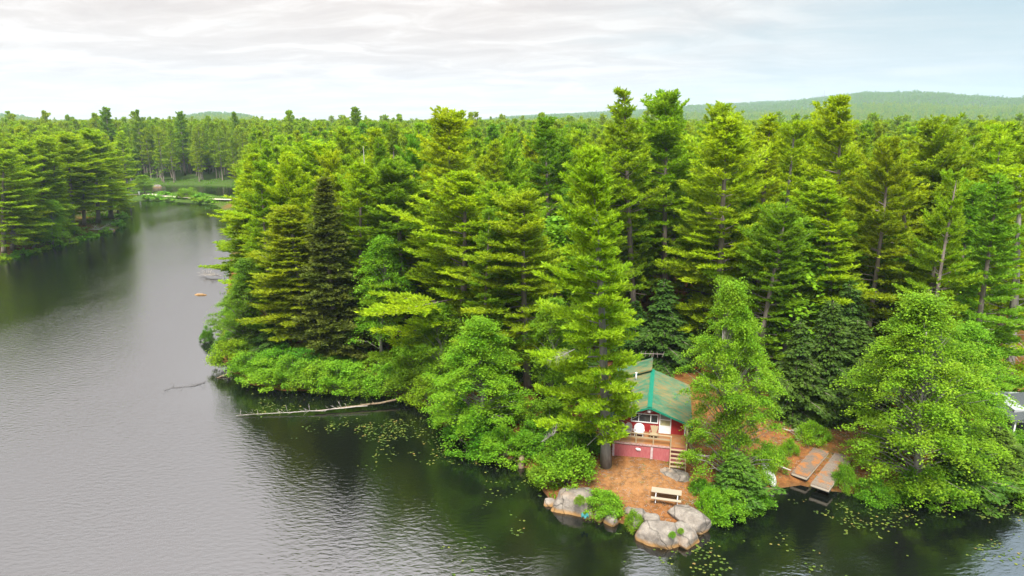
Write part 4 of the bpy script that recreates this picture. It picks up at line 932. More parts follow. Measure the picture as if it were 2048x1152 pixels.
b = MB(); b.box((3.1, .5, .35), (6.4, 1.3, .12)); b.build('porch_floor', M['wood_grey'], nb_)
b = MB(); b.box((1.3, 1.08, 1.5), (1.3, .04, 1.1)); b.build('window', M['glass'], nb_)

# ------------------------------------------------------------------ causeway
b = MB(); pts = [(246, 387.5), (262, 389), (300, 391), (340, 394), (385, 397), (430, 400), (470, 403)]
cl = [P(*q, 1.0) for q in pts]; vs = []
for i, p in enumerate(cl):
    d = (cl[min(i + 1, len(cl) - 1)] - cl[max(i - 1, 0)]).normalized(); n_ = Vector((-d.y, d.x, 0)) 
    for s in (-1.5, 1.5):
        q = p + n_ * s; vs.append((q.x, q.y, max(.25, gz(p.x, p.y)) + .30))
b.add(vs, [(2 * i, 2 * i + 2, 2 * i + 3, 2 * i + 1) for i in range(len(cl) - 1)])
tag(b.build('causeway_path', M['gravel']), kind='structure')
q = G(279, 393)
mk = empty('marker_post', q); tag(mk, 'small white marker at the end of the pale causeway path', 'marker')
b = MB(); b.tube([(0, 0, 0), (0, 0, 1.3)], [.14, .12], 8); b.build('post', M['white'], mk); b = MB(); b.box((0, 0, 1.6), (.7, .15, .7)); b.build('board', M['white'], mk)
# mast on the far hill
hb = None
for yy in np.arange(2500, 4500, 50):
    xx = (1643 - 1024) / FPX * yy * cp; zz = gz(xx, yy); e = (zz - CAMH) / yy
    if hb is None or e > hb[0]: hb = (e, xx, yy, zz)
_, zt = xz_at(1643, 181, hb[2])
b = MB(); mh = zt - hb[3]
for s, t in ((-1, -1), (1, -1), (0, 1)): b.tube([(s * 1.6, t * 1.6, 0), (s * .5, t * .5, mh)], [1.3, .9], 5)
for i in range(8): z_ = mh * i / 8; k = 1.6 - 1.1 * i / 8; b.tube([(-k, -k, z_), (k, -k, z_ + mh / 9)], .25, 4); b.tube([(k, -k, z_), (0, k, z_ + mh / 9)], .25, 4)
ms = empty('radio_mast', (hb[1], hb[2], hb[3])); tag(ms, 'thin lattice mast on the ridge of the far wooded hill', 'mast'); b.build('lattice', M['metal'], ms)
# ------------------------------------------------------------------ the trees one can point at
K = key_tree
AZ_CP = 1.5
K('pine_low', 'pine_tree', 1212, 931, 1200, 298, 200, 'L', 'tall light green pine standing alone at the front corner of the red cabin', rot=AZ_CP)
K('pine_b', 'pine_tree', 1056, 787, 1042, 392, 210, 'G', 'pine with a thick bare brown trunk rising from the shrubs left of the cabin pine')
K('pine_b', 'pine_tree', 816, 692, 800, 330, 190, 'D', 'dark-crowned pine with a straight bare trunk behind the small light maple')
K('spruce_a', 'spruce_tree', 673, 716, 652, 358, 165, 'D', 'dark pointed spruce, the darkest and most even cone on the point')
K('pine_d', 'pine_tree', 536, 604, 506, 312, 165, 'Y', 'ragged yellow-green pine with a leaning bare trunk at the left end of the point')
K('pine_low', 'pine_tree', 618, 700, 592, 415, 200, 'O', 'olive pine with a grey trunk showing, on the point beside the dark spruce', rot=.8)
K('pine_h', 'pine_tree', 640, 622, 612, 290, 195, 'Y', 'broad yellow-green pine behind the olive pine on the point')
K('pine_c', 'pine_tree', 528, 600, 500, 405, 140, 'G', 'pine whose long plumes reach out over the channel at the tip of the point')
K('maple_c', 'maple_tree', 704, 640, 690, 352, 120, 'L', 'light green broadleaf standing just behind the dark spruce')
K('pine_a', 'pine_tree', 888, 660, 900, 224, 180, 'Y', 'yellow-green pine with a ragged twiggy top breaking the skyline at mid-forest')
K('pine_g', 'pine_tree', 985, 690, 986, 282, 130, 'G', 'slender pine with an even cone top beside the ragged-topped pine')
K('pine_e', 'pine_tree', 918, 745, 942, 352, 240, 'Y', 'broad bright pine in front of the ragged-topped pine, plumes like shelves', rot=3.6)
K('pine_h', 'pine_tree', 1012, 720, 1022, 372, 190, 'G', 'full mid-green pine between the broad bright pine and the bare brown trunk')
K('pine_e', 'pine_tree', 1102, 620, 1096, 243, 140, 'D', 'dark dense pine with a rounded cone top behind the cabin pine')
K('pine_d', 'pine_tree', 1272, 690, 1238, 181, 185, 'G', 'tallest pine on the skyline, with an open candelabra top behind the cabin')
K('pine_b', 'pine_tree', 1330, 650, 1328, 194, 175, 'G', 'second tallest skyline pine, trunk bare below, behind the cabin roof')
K('pine_c', 'pine_tree', 1438, 740, 1446, 242, 215, 'Y', 'massive dense yellow-green pine behind the front maple')
K('pine_a', 'pine_tree', 1430, 640, 1438, 212, 120, 'Y', 'pine with a forked knobbly top poking above the massive pine')
K('pine_g', 'pine_tree', 1508, 680, 1532, 230, 160, 'Y', 'round-topped bright pine beside the grey leaning trunk')
K('pine_thin', 'pine_tree', 1546, 720, 1582, 246, 160, 'Y', 'thin-crowned pine with a long pale grey leaning trunk')
K('pine_e', 'pine_tree', 1658, 690, 1690, 203, 180, 'Y', 'tall brush-topped pine standing against the far hill')
K('pine_low', 'pine_tree', 1652, 765, 1668, 360, 210, 'Y', 'golden-green pine with flat shelving branches above the dark hemlocks', rot=1.2)
K('pine_c', 'pine_tree', 1706, 665, 1756, 305, 150, 'G', 'pine with a dark crooked trunk beside the golden shelving pine')
K('pine_h', 'pine_tree', 1890, 690, 1900, 236, 170, 'G', 'pine with twin-looking tops on the skyline beyond the overhanging maple')
K('pine_f', 'pine_tree', 1838, 720, 1812, 300, 190, 'Y', 'yellowish pine rising directly behind the overhanging maple')
K('pine_d', 'pine_tree', 1932, 700, 1905, 296, 200, 'Y', 'pine with a thick crooked bare trunk behind the overhanging maple')
K('pine_e', 'pine_tree', 1998, 680, 2000, 250, 190, 'Y', 'tall bright pine near the picture edge above the grey cottage')
K('pine_thin', 'pine_tree', 2016, 760, 2052, 330, 210, 'Y', 'pine with a pale grey trunk just above the grey cottage')
K('maple_b', 'maple_tree', 1468, 975, 1464, 566, 212, 'L', 'big bright maple standing over the bank between the cabin and the canoe')
K('maple_b', 'maple_tree', 1826, 970, 1846, 590, 310, 'L', 'largest maple, its bright crown overhanging the lily pads at the shore')
K('maple_a', 'maple_tree', 1925, 900, 1945, 650, 190, 'L', 'bright maple just behind the largest overhanging maple, towards the grey cottage')
K('maple_c', 'maple_tree', 765, 722, 766, 474, 125, 'L', 'small light green maple before the bare-trunked dark pine')
K('maple_a', 'maple_tree', 488, 712, 490, 518, 125, 'D', 'deep green broadleaf leaning over the channel at the tip of the point')
K('maple_a', 'maple_tree', 960, 872, 962, 640, 215, 'L', 'bright leafy maple with a pale crooked trunk over the lily pad cove')
K('maple_c', 'maple_tree', 880, 800, 878, 610, 130, 'G', 'mid-green young maple at the bank end of the fallen log')
K('maple_c', 'maple_tree', 1100, 830, 1108, 600, 130, 'G', 'shaded young maple beside the thick bare brown trunk')
for (bx, by, ty, w, c, lab) in (
    (1318, 728, 560, 150, 'D', 'dark hemlock directly behind the cabin antenna'),
    (1392, 700, 590, 130, 'D', 'dark hemlock behind the cabin roof, nearer the front maple'),
    (1590, 838, 640, 150, 'D', 'dark drooping hemlock behind the fallen white branch'),
    (1655, 842, 600, 190, 'D', 'broadest dark hemlock behind the dock sections'),
    (1722, 830, 640, 170, 'D', 'dark hemlock half hidden by the overhanging maple'),
    (1690, 790, 560, 160, 'D', 'dark hemlock in the second row behind the dock sections'),
    (1270, 715, 600, 120, 'D', 'dark hemlock between the cabin pine and the cabin roof'),
    (1150, 790, 640, 150, 'D', 'dark hemlock in the shade left of the cabin pine'),
    (1080, 745, 600, 130, 'D', 'dark hemlock in the shade behind the bare brown trunk'),
    (850, 690, 560, 130, 'D', 'dark hemlock beside the bare-trunked dark pine'),
    (1905, 985, 845, 190, 'G', 'low spreading hemlock at the waterline beneath the grey cottage'),
    (1985, 975, 850, 190, 'G', 'low green hemlock at the waterline nearest the picture edge'),
    (508, 704, 598, 105, 'G', 'low green hemlock on the tip of the point below the deep green broadleaf'),
    (552, 708, 622, 95, 'D', 'low dark hemlock on the point beside the olive pine'),
    (1465, 1010, 900, 170, 'L', 'bright low hemlock under the front maple, beside the picnic clearing')):
    K('hemlock_a' if bx % 2 else 'hemlock_b', 'hemlock_tree', bx, by, bx, ty, w, c, lab)

# far bank and pond, first rows
for (bx, by, tx, ty, w, c, k, lab) in (
    (8, 512, 0, 300, 110, 'L', 'pine_c', 'pine at the very edge of the picture on the far bank'),
    (26, 500, 30, 345, 90, 'Y', 'pine_low', 'short yellow-green pine at the water on the far bank, near the orange patch'),
    (56, 488, 52, 285, 100, 'L', 'pine_b', 'pine with a pale bare trunk on the far bank above the orange patch'),
    (84, 480, 88, 272, 95, 'L', 'pine_a', 'light green pine in the front row of the far bank, above the leaning white birch'),
    (112, 474, 112, 300, 90, 'Y', 'pine_e', 'yellow-green pine in the front row of the far bank beside the thick grey trunk'),
    (146, 457, 140, 268, 100, 'Y', 'pine_b', 'pine with the thickest grey trunk on the far bank'),
    (168, 450, 166, 290, 80, 'G', 'pine_d', 'slim pine behind the thickest grey trunk on the far bank'),
    (197, 446, 192, 262, 100, 'L', 'pine_b', 'pine with a tall straight grey trunk near the mouth of the channel'),
    (222, 436, 214, 290, 90, 'Y', 'pine_low', 'yellow-green pine at the mouth of the channel, the last before the causeway')):
    K(k, 'pine_tree', bx, by, tx, ty, w, c, lab)
for (bx, by, tx, ty, w, c, k, lab) in (
    (104, 492, 104, 400, 60, 'L', 'maple_c', 'slender leaning white-stemmed birch at the water on the far bank'),
    (66, 496, 66, 430, 70, 'L', 'maple_c', 'light green sapling over the water on the far bank'),
    (124, 470, 126, 410, 60, 'G', 'maple_c', 'small dark leafy tree beside the thickest grey trunk on the far bank'),
    (236, 428, 238, 372, 60, 'Y', 'maple_c', 'bright leafy tree leaning over the channel at its mouth'),
    (290, 388, 284, 350, 46, 'L', 'maple_c', 'small gnarled tree standing at the end of the causeway'),
    (376, 394, 376, 372, 40, 'L', 'shrub_b', 'large pale shrub on the causeway path')):
    K(k, 'birch_tree' if 'birch' in lab else ('shrub' if 'shrub' in k else 'young_tree'), bx, by, tx, ty, w, c, lab, 'shrub' if 'shrub' in k else 'tree')
# single skyline trees
for (tx, ty, Y, w, lab) in ((210, 217, 330, 62, 'dark lone pine standing highest on the far skyline above the causeway'), (271, 222, 340, 44, 'thin dark pine with a mop top on the far skyline beside the highest one'),
                            (357, 226, 350, 44, 'small dark pine top on the far skyline, before the low blue hill'), (466, 226, 350, 38, 'narrow dark pine top on the far skyline over the low blue hill'),
                            (712, 218, 260, 60, 'dark rounded pine crown highest on the skyline left of the ragged-topped pine')):
    xx, zt = xz_at(tx, ty, Y); g_ = gz(xx, Y)
    plant('mid_%d' % (tx % 4), 'pine_tree', xx, Y, zt - g_, w / FPX * Y, tx, (0, 0), CW['D'][1], lab, 'tree')

# ------------------------------------------------------------------ shrubs along the shores
SHR = [(1205, 1022, 975, 88, 'L', 'a', 'bright lime shrub growing on the boulders before the picnic clearing'),
 (1130, 965, 862, 110, 'L', 'b', 'large bright shrub left of the largest boulder'),
 (1095, 960, 895, 80, 'G', 'a', 'green shrub at the waterline beside the large bright shrub'),
 (1268, 1058, 1030, 36, 'G', 'c', 'small grass-like tuft on the rocks between the bright shrub and the ledge'),
 (1420, 1030, 985, 60, 'Y', 'c', 'yellow-green shrub on the bank between the picnic table and the hemlock'),
 (1450, 1035, 975, 90, 'L', 'b', 'bright shrub at the waterline below the low hemlock'),
 (1400, 985, 955, 45, 'G', 'c', 'little green shrub beside the flat rock at the stairs'),
 (1500, 1012, 960, 90, 'G', 'a', 'green shrub on the bank beside the canoe bow'),
 (1540, 935, 890, 60, 'G', 'c', 'low green shrub behind the canoe'),
 (1690, 980, 935, 60, 'G', 'c', 'low shrub beside the bleached dock section'),
 (1750, 1000, 950, 90, 'G', 'a', 'shaded shrub under the overhanging maple, dock side'),
 (1070, 905, 830, 110, 'G', 'b', 'green shrub with bare stems below the thick bare brown trunk'),
 (1005, 915, 850, 110, 'L', 'b', 'bright shrub at the waterline near the broken stump'),
 (950, 895, 820, 110, 'G', 'b', 'leafy shrub at the waterline below the bright cove maple'),
 (905, 862, 780, 100, 'L', 'b', 'feathery light shrub beside the bank end of the fallen log'),
 (862, 808, 735, 90, 'Y', 'b', 'yellow-green shrub touching the root end of the fallen log'),
 (815, 788, 720, 90, 'G', 'b', 'round green shrub just left of the fallen log root'),
 (770, 780, 725, 85, 'L', 'a', 'pale olive shrub above the lily pad cove, second left of the fallen log root'),
 (725, 782, 735, 90, 'G', 'a', 'green shrub below the grey boulder on the point'),
 (680, 778, 720, 95, 'L', 'b', 'greyish pale shrub below the dark spruce'),
 (632, 776, 722, 90, 'L', 'a', 'light green shrub at the shore below the olive pine'),
 (585, 772, 705, 95, 'G', 'b', 'rich green shrub at the shore left of the olive pine'),
 (540, 768, 705, 90, 'L', 'b', 'bright shrub beside the short log at the tip of the point'),
 (500, 755, 690, 85, 'G', 'b', 'green shrub directly above the short slipping log'),
 (465, 728, 665, 80, 'Y', 'b', 'vivid yellow-green shrub mound at the tip of the point'),
 (443, 702, 672, 44, 'D', 'a', 'dark round shrub at the outermost edge of the point'),
 (414, 688, 656, 30, 'D', 'b', 'little round shrub standing in the water off the point'),
 (560, 735, 680, 90, 'G', 'a', 'second-row shrub on the point above the bright one by the log'),
 (610, 735, 690, 80, 'D', 'a', 'deep green second-row shrub beneath the olive pine'),
 (660, 735, 700, 80, 'G', 'a', 'second-row shrub at the foot of the dark spruce'),
 (705, 725, 698, 60, 'G', 'c', 'low shrub at the foot of the grey boulder'),
 (760, 735, 690, 90, 'G', 'b', 'second-row shrub at the foot of the small light maple'),
 (830, 735, 660, 90, 'L', 'b', 'tall spiky light shrub beside the dark pine trunk'),
 (890, 780, 690, 110, 'L', 'b', 'broad light shrub behind the feathery one by the log'),
 (1010, 840, 770, 100, 'G', 'b', 'shaded shrub behind the bright cove maple'),
 (1095, 870, 790, 90, 'G', 'b', 'shrub between the bare brown trunk and the cabin pine'),
 (1160, 905, 850, 80, 'D', 'a', 'dark shrub at the foot of the cabin pine'),
 (1625, 880, 850, 60, 'Y', 'c', 'sunlit low shrub behind the dock sections'),
 (1580, 905, 885, 40, 'Y', 'c', 'small yellow-green plant beside the fallen white branch'),
 (1860, 1000, 930, 110, 'G', 'b', 'shrub in the shadow of the overhanging maple, cottage side'),
 (1935, 1000, 945, 110, 'G', 'b', 'leafy shrub at the waterline below the low spreading hemlock'),
 (2010, 990, 930, 120, 'G', 'b', 'leafy shrub at the waterline by the picture edge'),
 (2030, 905, 860, 90, 'G', 'b', 'shrub in front of the grey cottage porch'),
 (1965, 905, 850, 110, 'G', 'b', 'shrub beside the grey cottage, on its maple side'),
 (1780, 900, 840, 110, 'D', 'b', 'dark shrub behind the overhanging maple')]
for i, (bx, by, ty, w, c, k, lab) in enumerate(SHR):
    rs_ = random.Random(i + 300); K('shrub_' + k, 'shrub', bx, by, bx, ty + rs_.uniform(-12, 14), w * rs_.uniform(.85, 1.2), c, lab, 'shrub', group='shrubs along the shore')
for px_, py_, zz_, w_c, c_, lab in ((1345, 1066, 1.25, .55, 'Y', 'tiny yellow-green plant in the crack of the big ledge'), (1160, 1000, 1.75, .9, 'G', 'thin green plant growing on top of the largest boulder'), (1362, 1058, 1.2, .5, 'Y', 'tiny plant in the crack between ledge and sloping slab')):
    p_ = P(px_, py_, zz_); plant('shrub_c', 'small_plant', p_.x, p_.y, w_c * .8, w_c, 1.0, (0, 0), CW[c_][1], lab, 'plant', None, p_.z - .25)
FS = [(5, 522, 'edge'), (25, 517, ''), (45, 512, ''), (70, 506, ''), (92, 500, ''), (118, 493, ''), (140, 488, ''), (160, 482, ''), (182, 474, ''), (212, 466, ''), (238, 452, ''), (244, 436, ''),
      (300, 396, 'c'), (318, 398, 'c'), (345, 399, 'c'), (362, 396, 'c'), (392, 401, 'c'), (408, 403, 'c'), (425, 404, 'c'), (330, 391, 'c'), (400, 396, 'c'), (415, 398, 'c'), (150, 468, ''), (100, 484, '')]
for i, (bx, by, w) in enumerate(FS):
    rnd = random.Random(i)
    lab = ('low green shrub on the causeway between the lake and the pond' if w == 'c' else 'low green shrub along the waterline of the far bank')
    K('shrub_far', 'shrub', bx, by, bx, by - rnd.uniform(9, 17) * (.7 if w == 'c' else 1), rnd.uniform(20, 34), rnd.choice('GYL'), lab, 'shrub',
      group='shrubs on the causeway' if w == 'c' else 'shrubs on the far bank') if i not in FSLAB else K('shrub_far', 'shrub', bx, by, bx, by - rnd.uniform(9, 17) * (.7 if w == 'c' else 1), rnd.uniform(20, 34), rnd.choice('GYL'), FSLAB[i], 'shrub', group='shrubs on the causeway' if w == 'c' else 'shrubs on the far bank')

# ------------------------------------------------------------------ the standing forest behind
rnd = random.Random(77)
taken = [(t[1], t[2], 4.2 if t[3] > 8 else 1.0) for t in TREES]
clear = [tuple(G(*q)[:2]) for q in ((1180, 905), (1245, 700), (1420, 690), (1470, 860), (1560, 840), (1720, 840), (1760, 990), (1600, 1000), (1400, 1120), (1150, 1050))]
home = [tuple(P(*q, 2.5)[:2]) for q in ((1985, 900), (1985, 690), (2200, 690), (2200, 900))]
FILL = []
cells = {}
def put(x, y, r_): cells.setdefault((int(x // 6), int(y // 6)), []).append((x, y, r_))
for a_, b_, r_ in taken: put(a_, b_, r_)
def okp(x, y, d):
    i, j = int(x // 6), int(y // 6)
    return all((a_ - x) ** 2 + (b_ - y) ** 2 >= max(r_, d) ** 2 for di in (-1, 0, 1) for dj in (-1, 0, 1) for a_, b_, r_ in cells.get((i + di, j + dj), ()))
cand = []
for _ in range(42000):
    y = 58 + 232 * rnd.random() ** .75; x = rnd.uniform(-.80, .80) * y
    cand.append((x, y))
ca_ = np.array(cand); sl = land(ca_[:, 0], ca_[:, 1])
s1 = sdist(ca_[:, 0], ca_[:, 1], clear); s2 = sdist(ca_[:, 0], ca_[:, 1], home)
for (x, y), s, q1, q2 in zip(cand, sl, s1, s2):
    if s < 5 or (y > 200 and -150 < x < -20 and s < 14 and y < 300) or q1 < 2.5 or q2 < 2: continue
    u = proj((x, y, 12))[0]
    if u < -120 or u > 2170: continue
    if y < 75 and u > 1000 and rnd.random() < .5: continue
    if okp(x, y, min(5.6, 4.1 + y * .0065)):
        put(x, y, 4.0); FILL.append((x, y))

UNDER = []
cand = []
for _ in range(9000):
    y = rnd.uniform(54, 112); x = rnd.uniform(-.45, .80) * y; cand.append((x, y))
ca_ = np.array(cand); sl = land(ca_[:, 0], ca_[:, 1]); s1 = sdist(ca_[:, 0], ca_[:, 1], clear); s2 = sdist(ca_[:, 0], ca_[:, 1], home)
tk2 = [(t[1], t[2], 1.6) for t in TREES] + [(x, y, 1.6) for x, y in FILL]
for (x, y), s, q1, q2 in zip(cand, sl, s1, s2):
    if s < 6 or q1 < 2 or q2 < 2.5: continue
    if all((a_ - x) ** 2 + (b_ - y) ** 2 > (r_ + 1.9 + .012 * y) ** 2 for a_, b_, r_ in tk2):
        tk2.append((x, y, 1.6)); UNDER.append((x, y))
for bx, by, ty, w, c, k, lab in ((462, 668, 632, 70, 'G', 'b', 'green shrub on the channel side of the point behind the yellow-green mound'), (466, 640, 604, 60, 'L', 'b', 'light shrub farther up the channel side of the point'), (474, 612, 580, 56, 'G', 'b', 'green shrub on the channel bank level with the lone low rock'), (478, 690, 655, 70, 'D', 'b', 'dark shrub at the foot of the deep green broadleaf on the point'), (520, 700, 664, 80, 'G', 'b', 'shrub between the deep green broadleaf and the olive pine')):
    K('shrub_' + k, 'shrub', bx, by, bx, ty, w, c, lab, 'shrub', group='shrubs along the shore')
print('FILL', len(FILL), 'UNDER', len(UNDER))
EXTRA = []
for i, (x, y) in enumerate(UNDER):
    if ULAB and i not in ULAB: continue
    rnd = random.Random(5000 + i)
    k = rnd.random(); pine = k < .42 and y > 62
    if pine: plant('pine_low' if y < 75 else 'mid_2', 'pine_tree', x, y, rnd.uniform(10, 17), rnd.uniform(5, 7), rnd.uniform(0, 6.28), (rnd.gauss(0, .02), 0), CW[rnd.choice('GYGL')][1], ULAB.get(i, 'young pine filling a gap below the tall crowns'), 'tree', 'young pines below the canopy')
    else: plant(rnd.choice(('hemlock_a', 'hemlock_b')), 'hemlock_tree', x, y, rnd.uniform(6, 12), rnd.uniform(5, 7.5), rnd.uniform(0, 6.28), (0, 0), CW['G'][1], ULAB.get(i, 'dark hemlock in the shade below the tall pines'), 'tree', 'shaded hemlocks below the pines')
for i, (x, y) in enumerate(FILL):
    rnd = random.Random(1000 + i)
    dec = rnd.random() < .16
    h = (rnd.uniform(18.5, 26) if x > -.28 * y else rnd.uniform(18, 25.5)) * (1.0 if not dec else .8)
    c = rnd.choice(('GGGYYLLDDBO' if x > -.3 * y else 'GYYLLLYG') if not dec else 'LLGY')
    if FLAB and i not in FLAB:
        EXTRA.append((x, y, gz(x, y) - .1, h / (18 if dec else 26), (4 + i % 2) if dec else i % 4)); continue
    key = (rnd.choice(('maple_mid', 'maple_mid2')) if dec else (rnd.choice(('pine_a', 'pine_b', 'pine_c', 'pine_d', 'pine_e', 'pine_f', 'pine_g', 'pine_h')) if y < 105 else 'mid_%d' % rnd.randrange(5)))
    j = rnd.uniform(.88, 1.12); cc = tuple(v * j for v in CW[c][1])
    plant(key, 'maple_tree' if dec else 'pine_tree', x, y, h, rnd.uniform(7.4, 10.2) if not dec else rnd.uniform(7, 10), rnd.uniform(0, 6.28), (rnd.gauss(0, .02), 0), cc,
          FLAB.get(i, CW[c][0] + (' broadleaf tree' if dec else ' pine') + ' in the closed forest behind the point'), 'tree', 'trees of the closed forest')

# ------------------------------------------------------------------ far forest: one mass, drawn as scattered copies of five crowns
def far_proto(name, gen_tr_cr, leafm):
    tr, cr = gen_tr_cr
    b = MB(); b.v = list(cr.v); b.f = list(cr.f); b.tone = list(cr.tone)
    o_ = len(b.v); b.v += tr.v; b.f += [tuple(k + o_ for k in f) for f in tr.f]; b.tone += [.5] * len(tr.f)
    me = b.mesh(name, leafm); me.materials.append(M['bark'])
    me.polygons.foreach_set('material_index', [0] * len(cr.f) + [1] * len(tr.f))
    return bpy.data.objects.new(name, me)
hid = bpy.data.collections.new('far_kinds')
kinds = []
for i in range(4):
    kinds.append(far_proto('far_kind_a%d' % i, conifer(60 + i, 26, (.25, .35, .2, .4)[i], (3.6, 4.0, 3.3, 4.2)[i], 1.5, 5, ('pine', 'pine', 'pine', 'open')[i], sp=.75, bl=1.0, bw=.45, nt=4, skip=.15, dead=2), PN))
for i in range(2): kinds.append(far_proto('far_kind_b%d' % i, broadleaf(70 + i, 18, 8.5, .2, 60, 26, .75, cr_r=1.15), LF))
for i in range(2): kinds.append(far_proto('far_kind_c%d' % i, conifer(80 + i, 24, .15, 4.2, 2.4, 5, 'pine', sp=1.5, bl=1.7, bw=.8, nt=2, skip=.1, dead=0), PN))
for i in range(2): kinds.append(far_proto('far_kind_d%d' % i, broadleaf(90 + i, 18, 11, .12, 26, 10, 1.8, cr_r=1.7), LF))
tints = ['G', 'Y', 'D', 'G', 'L', 'G', 'D', 'G', 'D', 'B']
for k, t in zip(kinds, tints): hid.objects.link(k); k.color = (*CW[t][1], 1)
rng = np.random.default_rng(5)
pts, sc_, ix = [], [], []
def scatter(y0, y1, gap, choose, smin, smax, tlo=-.86, thi=.86):
    n = int((thi - tlo) / 2 * (y1 * y1 - y0 * y0) / (gap * gap))
    y = np.sqrt(rng.uniform(y0 * y0, y1 * y1, n)); x = rng.uniform(tlo, thi, n) * y
    s = land(x, y) if y0 < 900 else np.full(n, 99.)
    ok = s > 4
    if y0 < 900: ok &= ~((y > 200) & (sdist(x, y, LAKE) < 16) & (sdist(x, y, POND) < 16))
    x, y = x[ok], y[ok]; z = terrain(x, y)
    pts.append(np.stack([x, y, z - .1], 1)); sv = rng.uniform(smin, smax, len(x)); sv *= np.where(rng.random(len(x)) < .06, 1.16, 1.0); sv *= np.where((x < -.2 * y) & (y < 900), 1.02, 1.0); sc_.append(sv); ix.append(rng.choice(choose, len(x)))
scatter(288, 420, 5.6, [0, 0, 1, 1, 2, 2, 3, 4, 5], .72, 1.0)
scatter(420, 900, 7.0, [0, 1, 2, 3, 4, 5, 5, 6, 7], .68, .98)
scatter(900, 2000, 11.0, [6, 7, 8, 9, 9, 8], .65, 1.0)
scatter(2000, 5600, 17.0, [8, 9], .5, 1.05, -.05, .86)
scatter(2000, 5600, 20.0, [8, 9], .6, 1.1, -.86, -.3)
if EXTRA:
    e_ = np.array(EXTRA); pts.append(e_[:, :3]); sc_.append(e_[:, 3]); ix.append(e_[:, 4].astype(int))
pts = np.concatenate(pts); sc_ = np.concatenate(sc_); ix = np.concatenate(ix)
me = bpy.data.meshes.new('far_forest'); me.from_pydata(pts.tolist(), [], [])
for nm, ty, ar in (('scl', 'FLOAT', sc_.astype(np.float32)), ('kind_ix', 'INT', ix.astype(np.int32)), ('yaw', 'FLOAT', rng.uniform(0, 6.28, len(ix)).astype(np.float32))):
    a = me.attributes.new(nm, ty, 'POINT'); a.data.foreach_set('value', ar)
ff = link('far_forest', me); tag(ff, 'unbroken pine and broadleaf forest stretching to the far hills', None, None, 'stuff')
ng = bpy.data.node_groups.new('far_forest_scatter', 'GeometryNodeTree')
ng.interface.new_socket('Geometry', in_out='INPUT', socket_type='NodeSocketGeometry'); ng.interface.new_socket('Geometry', in_out='OUTPUT', socket_type='NodeSocketGeometry')
gi, go = ng.nodes.new('NodeGroupInput'), ng.nodes.new('NodeGroupOutput')
ci = ng.nodes.new('GeometryNodeCollectionInfo'); ci.inputs['Collection'].default_value = hid; ci.inputs['Separate Children'].default_value = True; ci.inputs['Reset Children'].default_value = True
iop = ng.nodes.new('GeometryNodeInstanceOnPoints'); iop.inputs['Pick Instance'].default_value = True
def nattr(nm, ty):
    n = ng.nodes.new('GeometryNodeInputNamedAttribute'); n.data_type = ty; n.inputs['Name'].default_value = nm; return n.outputs['Attribute']
cx = ng.nodes.new('ShaderNodeCombineXYZ'); ng.links.new(nattr('yaw', 'FLOAT'), cx.inputs[2])
ng.links.new(gi.outputs[0], iop.inputs['Points']); ng.links.new(ci.outputs[0], iop.inputs['Instance'])
ng.links.new(nattr('kind_ix', 'INT'), iop.inputs['Instance Index']); ng.links.new(nattr('scl', 'FLOAT'), iop.inputs['Scale'])
e2r = ng.nodes.new('FunctionNodeEulerToRotation'); ng.links.new(cx.outputs[0], e2r.inputs[0]); ng.links.new(e2r.outputs[0], iop.inputs['Rotation'])
ng.links.new(iop.outputs[0], go.inputs[0])
ff.modifiers.new('scatter', 'NODES').node_group = ng

# ------------------------------------------------------------------ lily pads and ground plants (nobody could count them)
def near_shore_points(n, y0, y1, x0, x1, s0, s1, seed):
    g = np.random.default_rng(seed); x = g.uniform(x0, x1, n); y = g.uniform(y0, y1, n); s = land(x, y)
    ok = (s > s0) & (s < s1); return x[ok], y[ok], s[ok]
b = MB(); rnd = random.Random(9)
def pad(x, y, r):
    a0 = rnd.uniform(0, 6.28); tx, ty = rnd.gauss(0, .03), rnd.gauss(0, .03); st = rnd.uniform(.75, 1)
    vs = [(x, y, .016)]
    for k in range(9):
        a_ = a0 + .25 + (6.283 - .5) * k / 8; dx, dy = math.cos(a_) * r, math.sin(a_) * r * st
        vs.append((x + dx, y + dy, .016 + abs(dx * tx + dy * ty) + .004))
    b.add(vs, [tuple(range(10))]); b.tone.append(rnd.random())
x, y, s = near_shore_points(150000, 36, 80, -30, 45, -13, -.3, 3)
for xx, yy, ss in zip(x, y, s):
    v_ = mnoise.noise(Vector((xx * .2, yy * .2, 0))) + .6 * mnoise.noise(Vector((xx * .7, yy * .7, 4)))
    u = proj((xx, yy, 0))[0]
    lim = .02 + max(0, (-ss - 4) * .05) + (.35 if (u > 1100 and u < 1390) else 0) + (.28 if u < 520 else 0)
    if v_ > lim and rnd.random() < min(.28, (v_ - lim) * .45): pad(xx, yy, rnd.uniform(.05, .12))
x, y, s = near_shore_points(60000, 100, 260, -150, -30, -14, -.3, 5)
for xx, yy, ss in zip(x, y, s):
    v_ = mnoise.noise(Vector((xx * .1, yy * .1, 0))) + .5 * mnoise.noise(Vector((xx * .4, yy * .4, 4)))
    if v_ > .12 + max(0, (-ss - 4) * .06) and rnd.random() < .10 and proj((xx, yy, 0))[0] < 250: pad(xx, yy, rnd.uniform(.12, .26))
tag(b.build('lily_pads', M['pad']), 'yellow-green lily pads floating along the dark shore water', None, None, 'stuff')

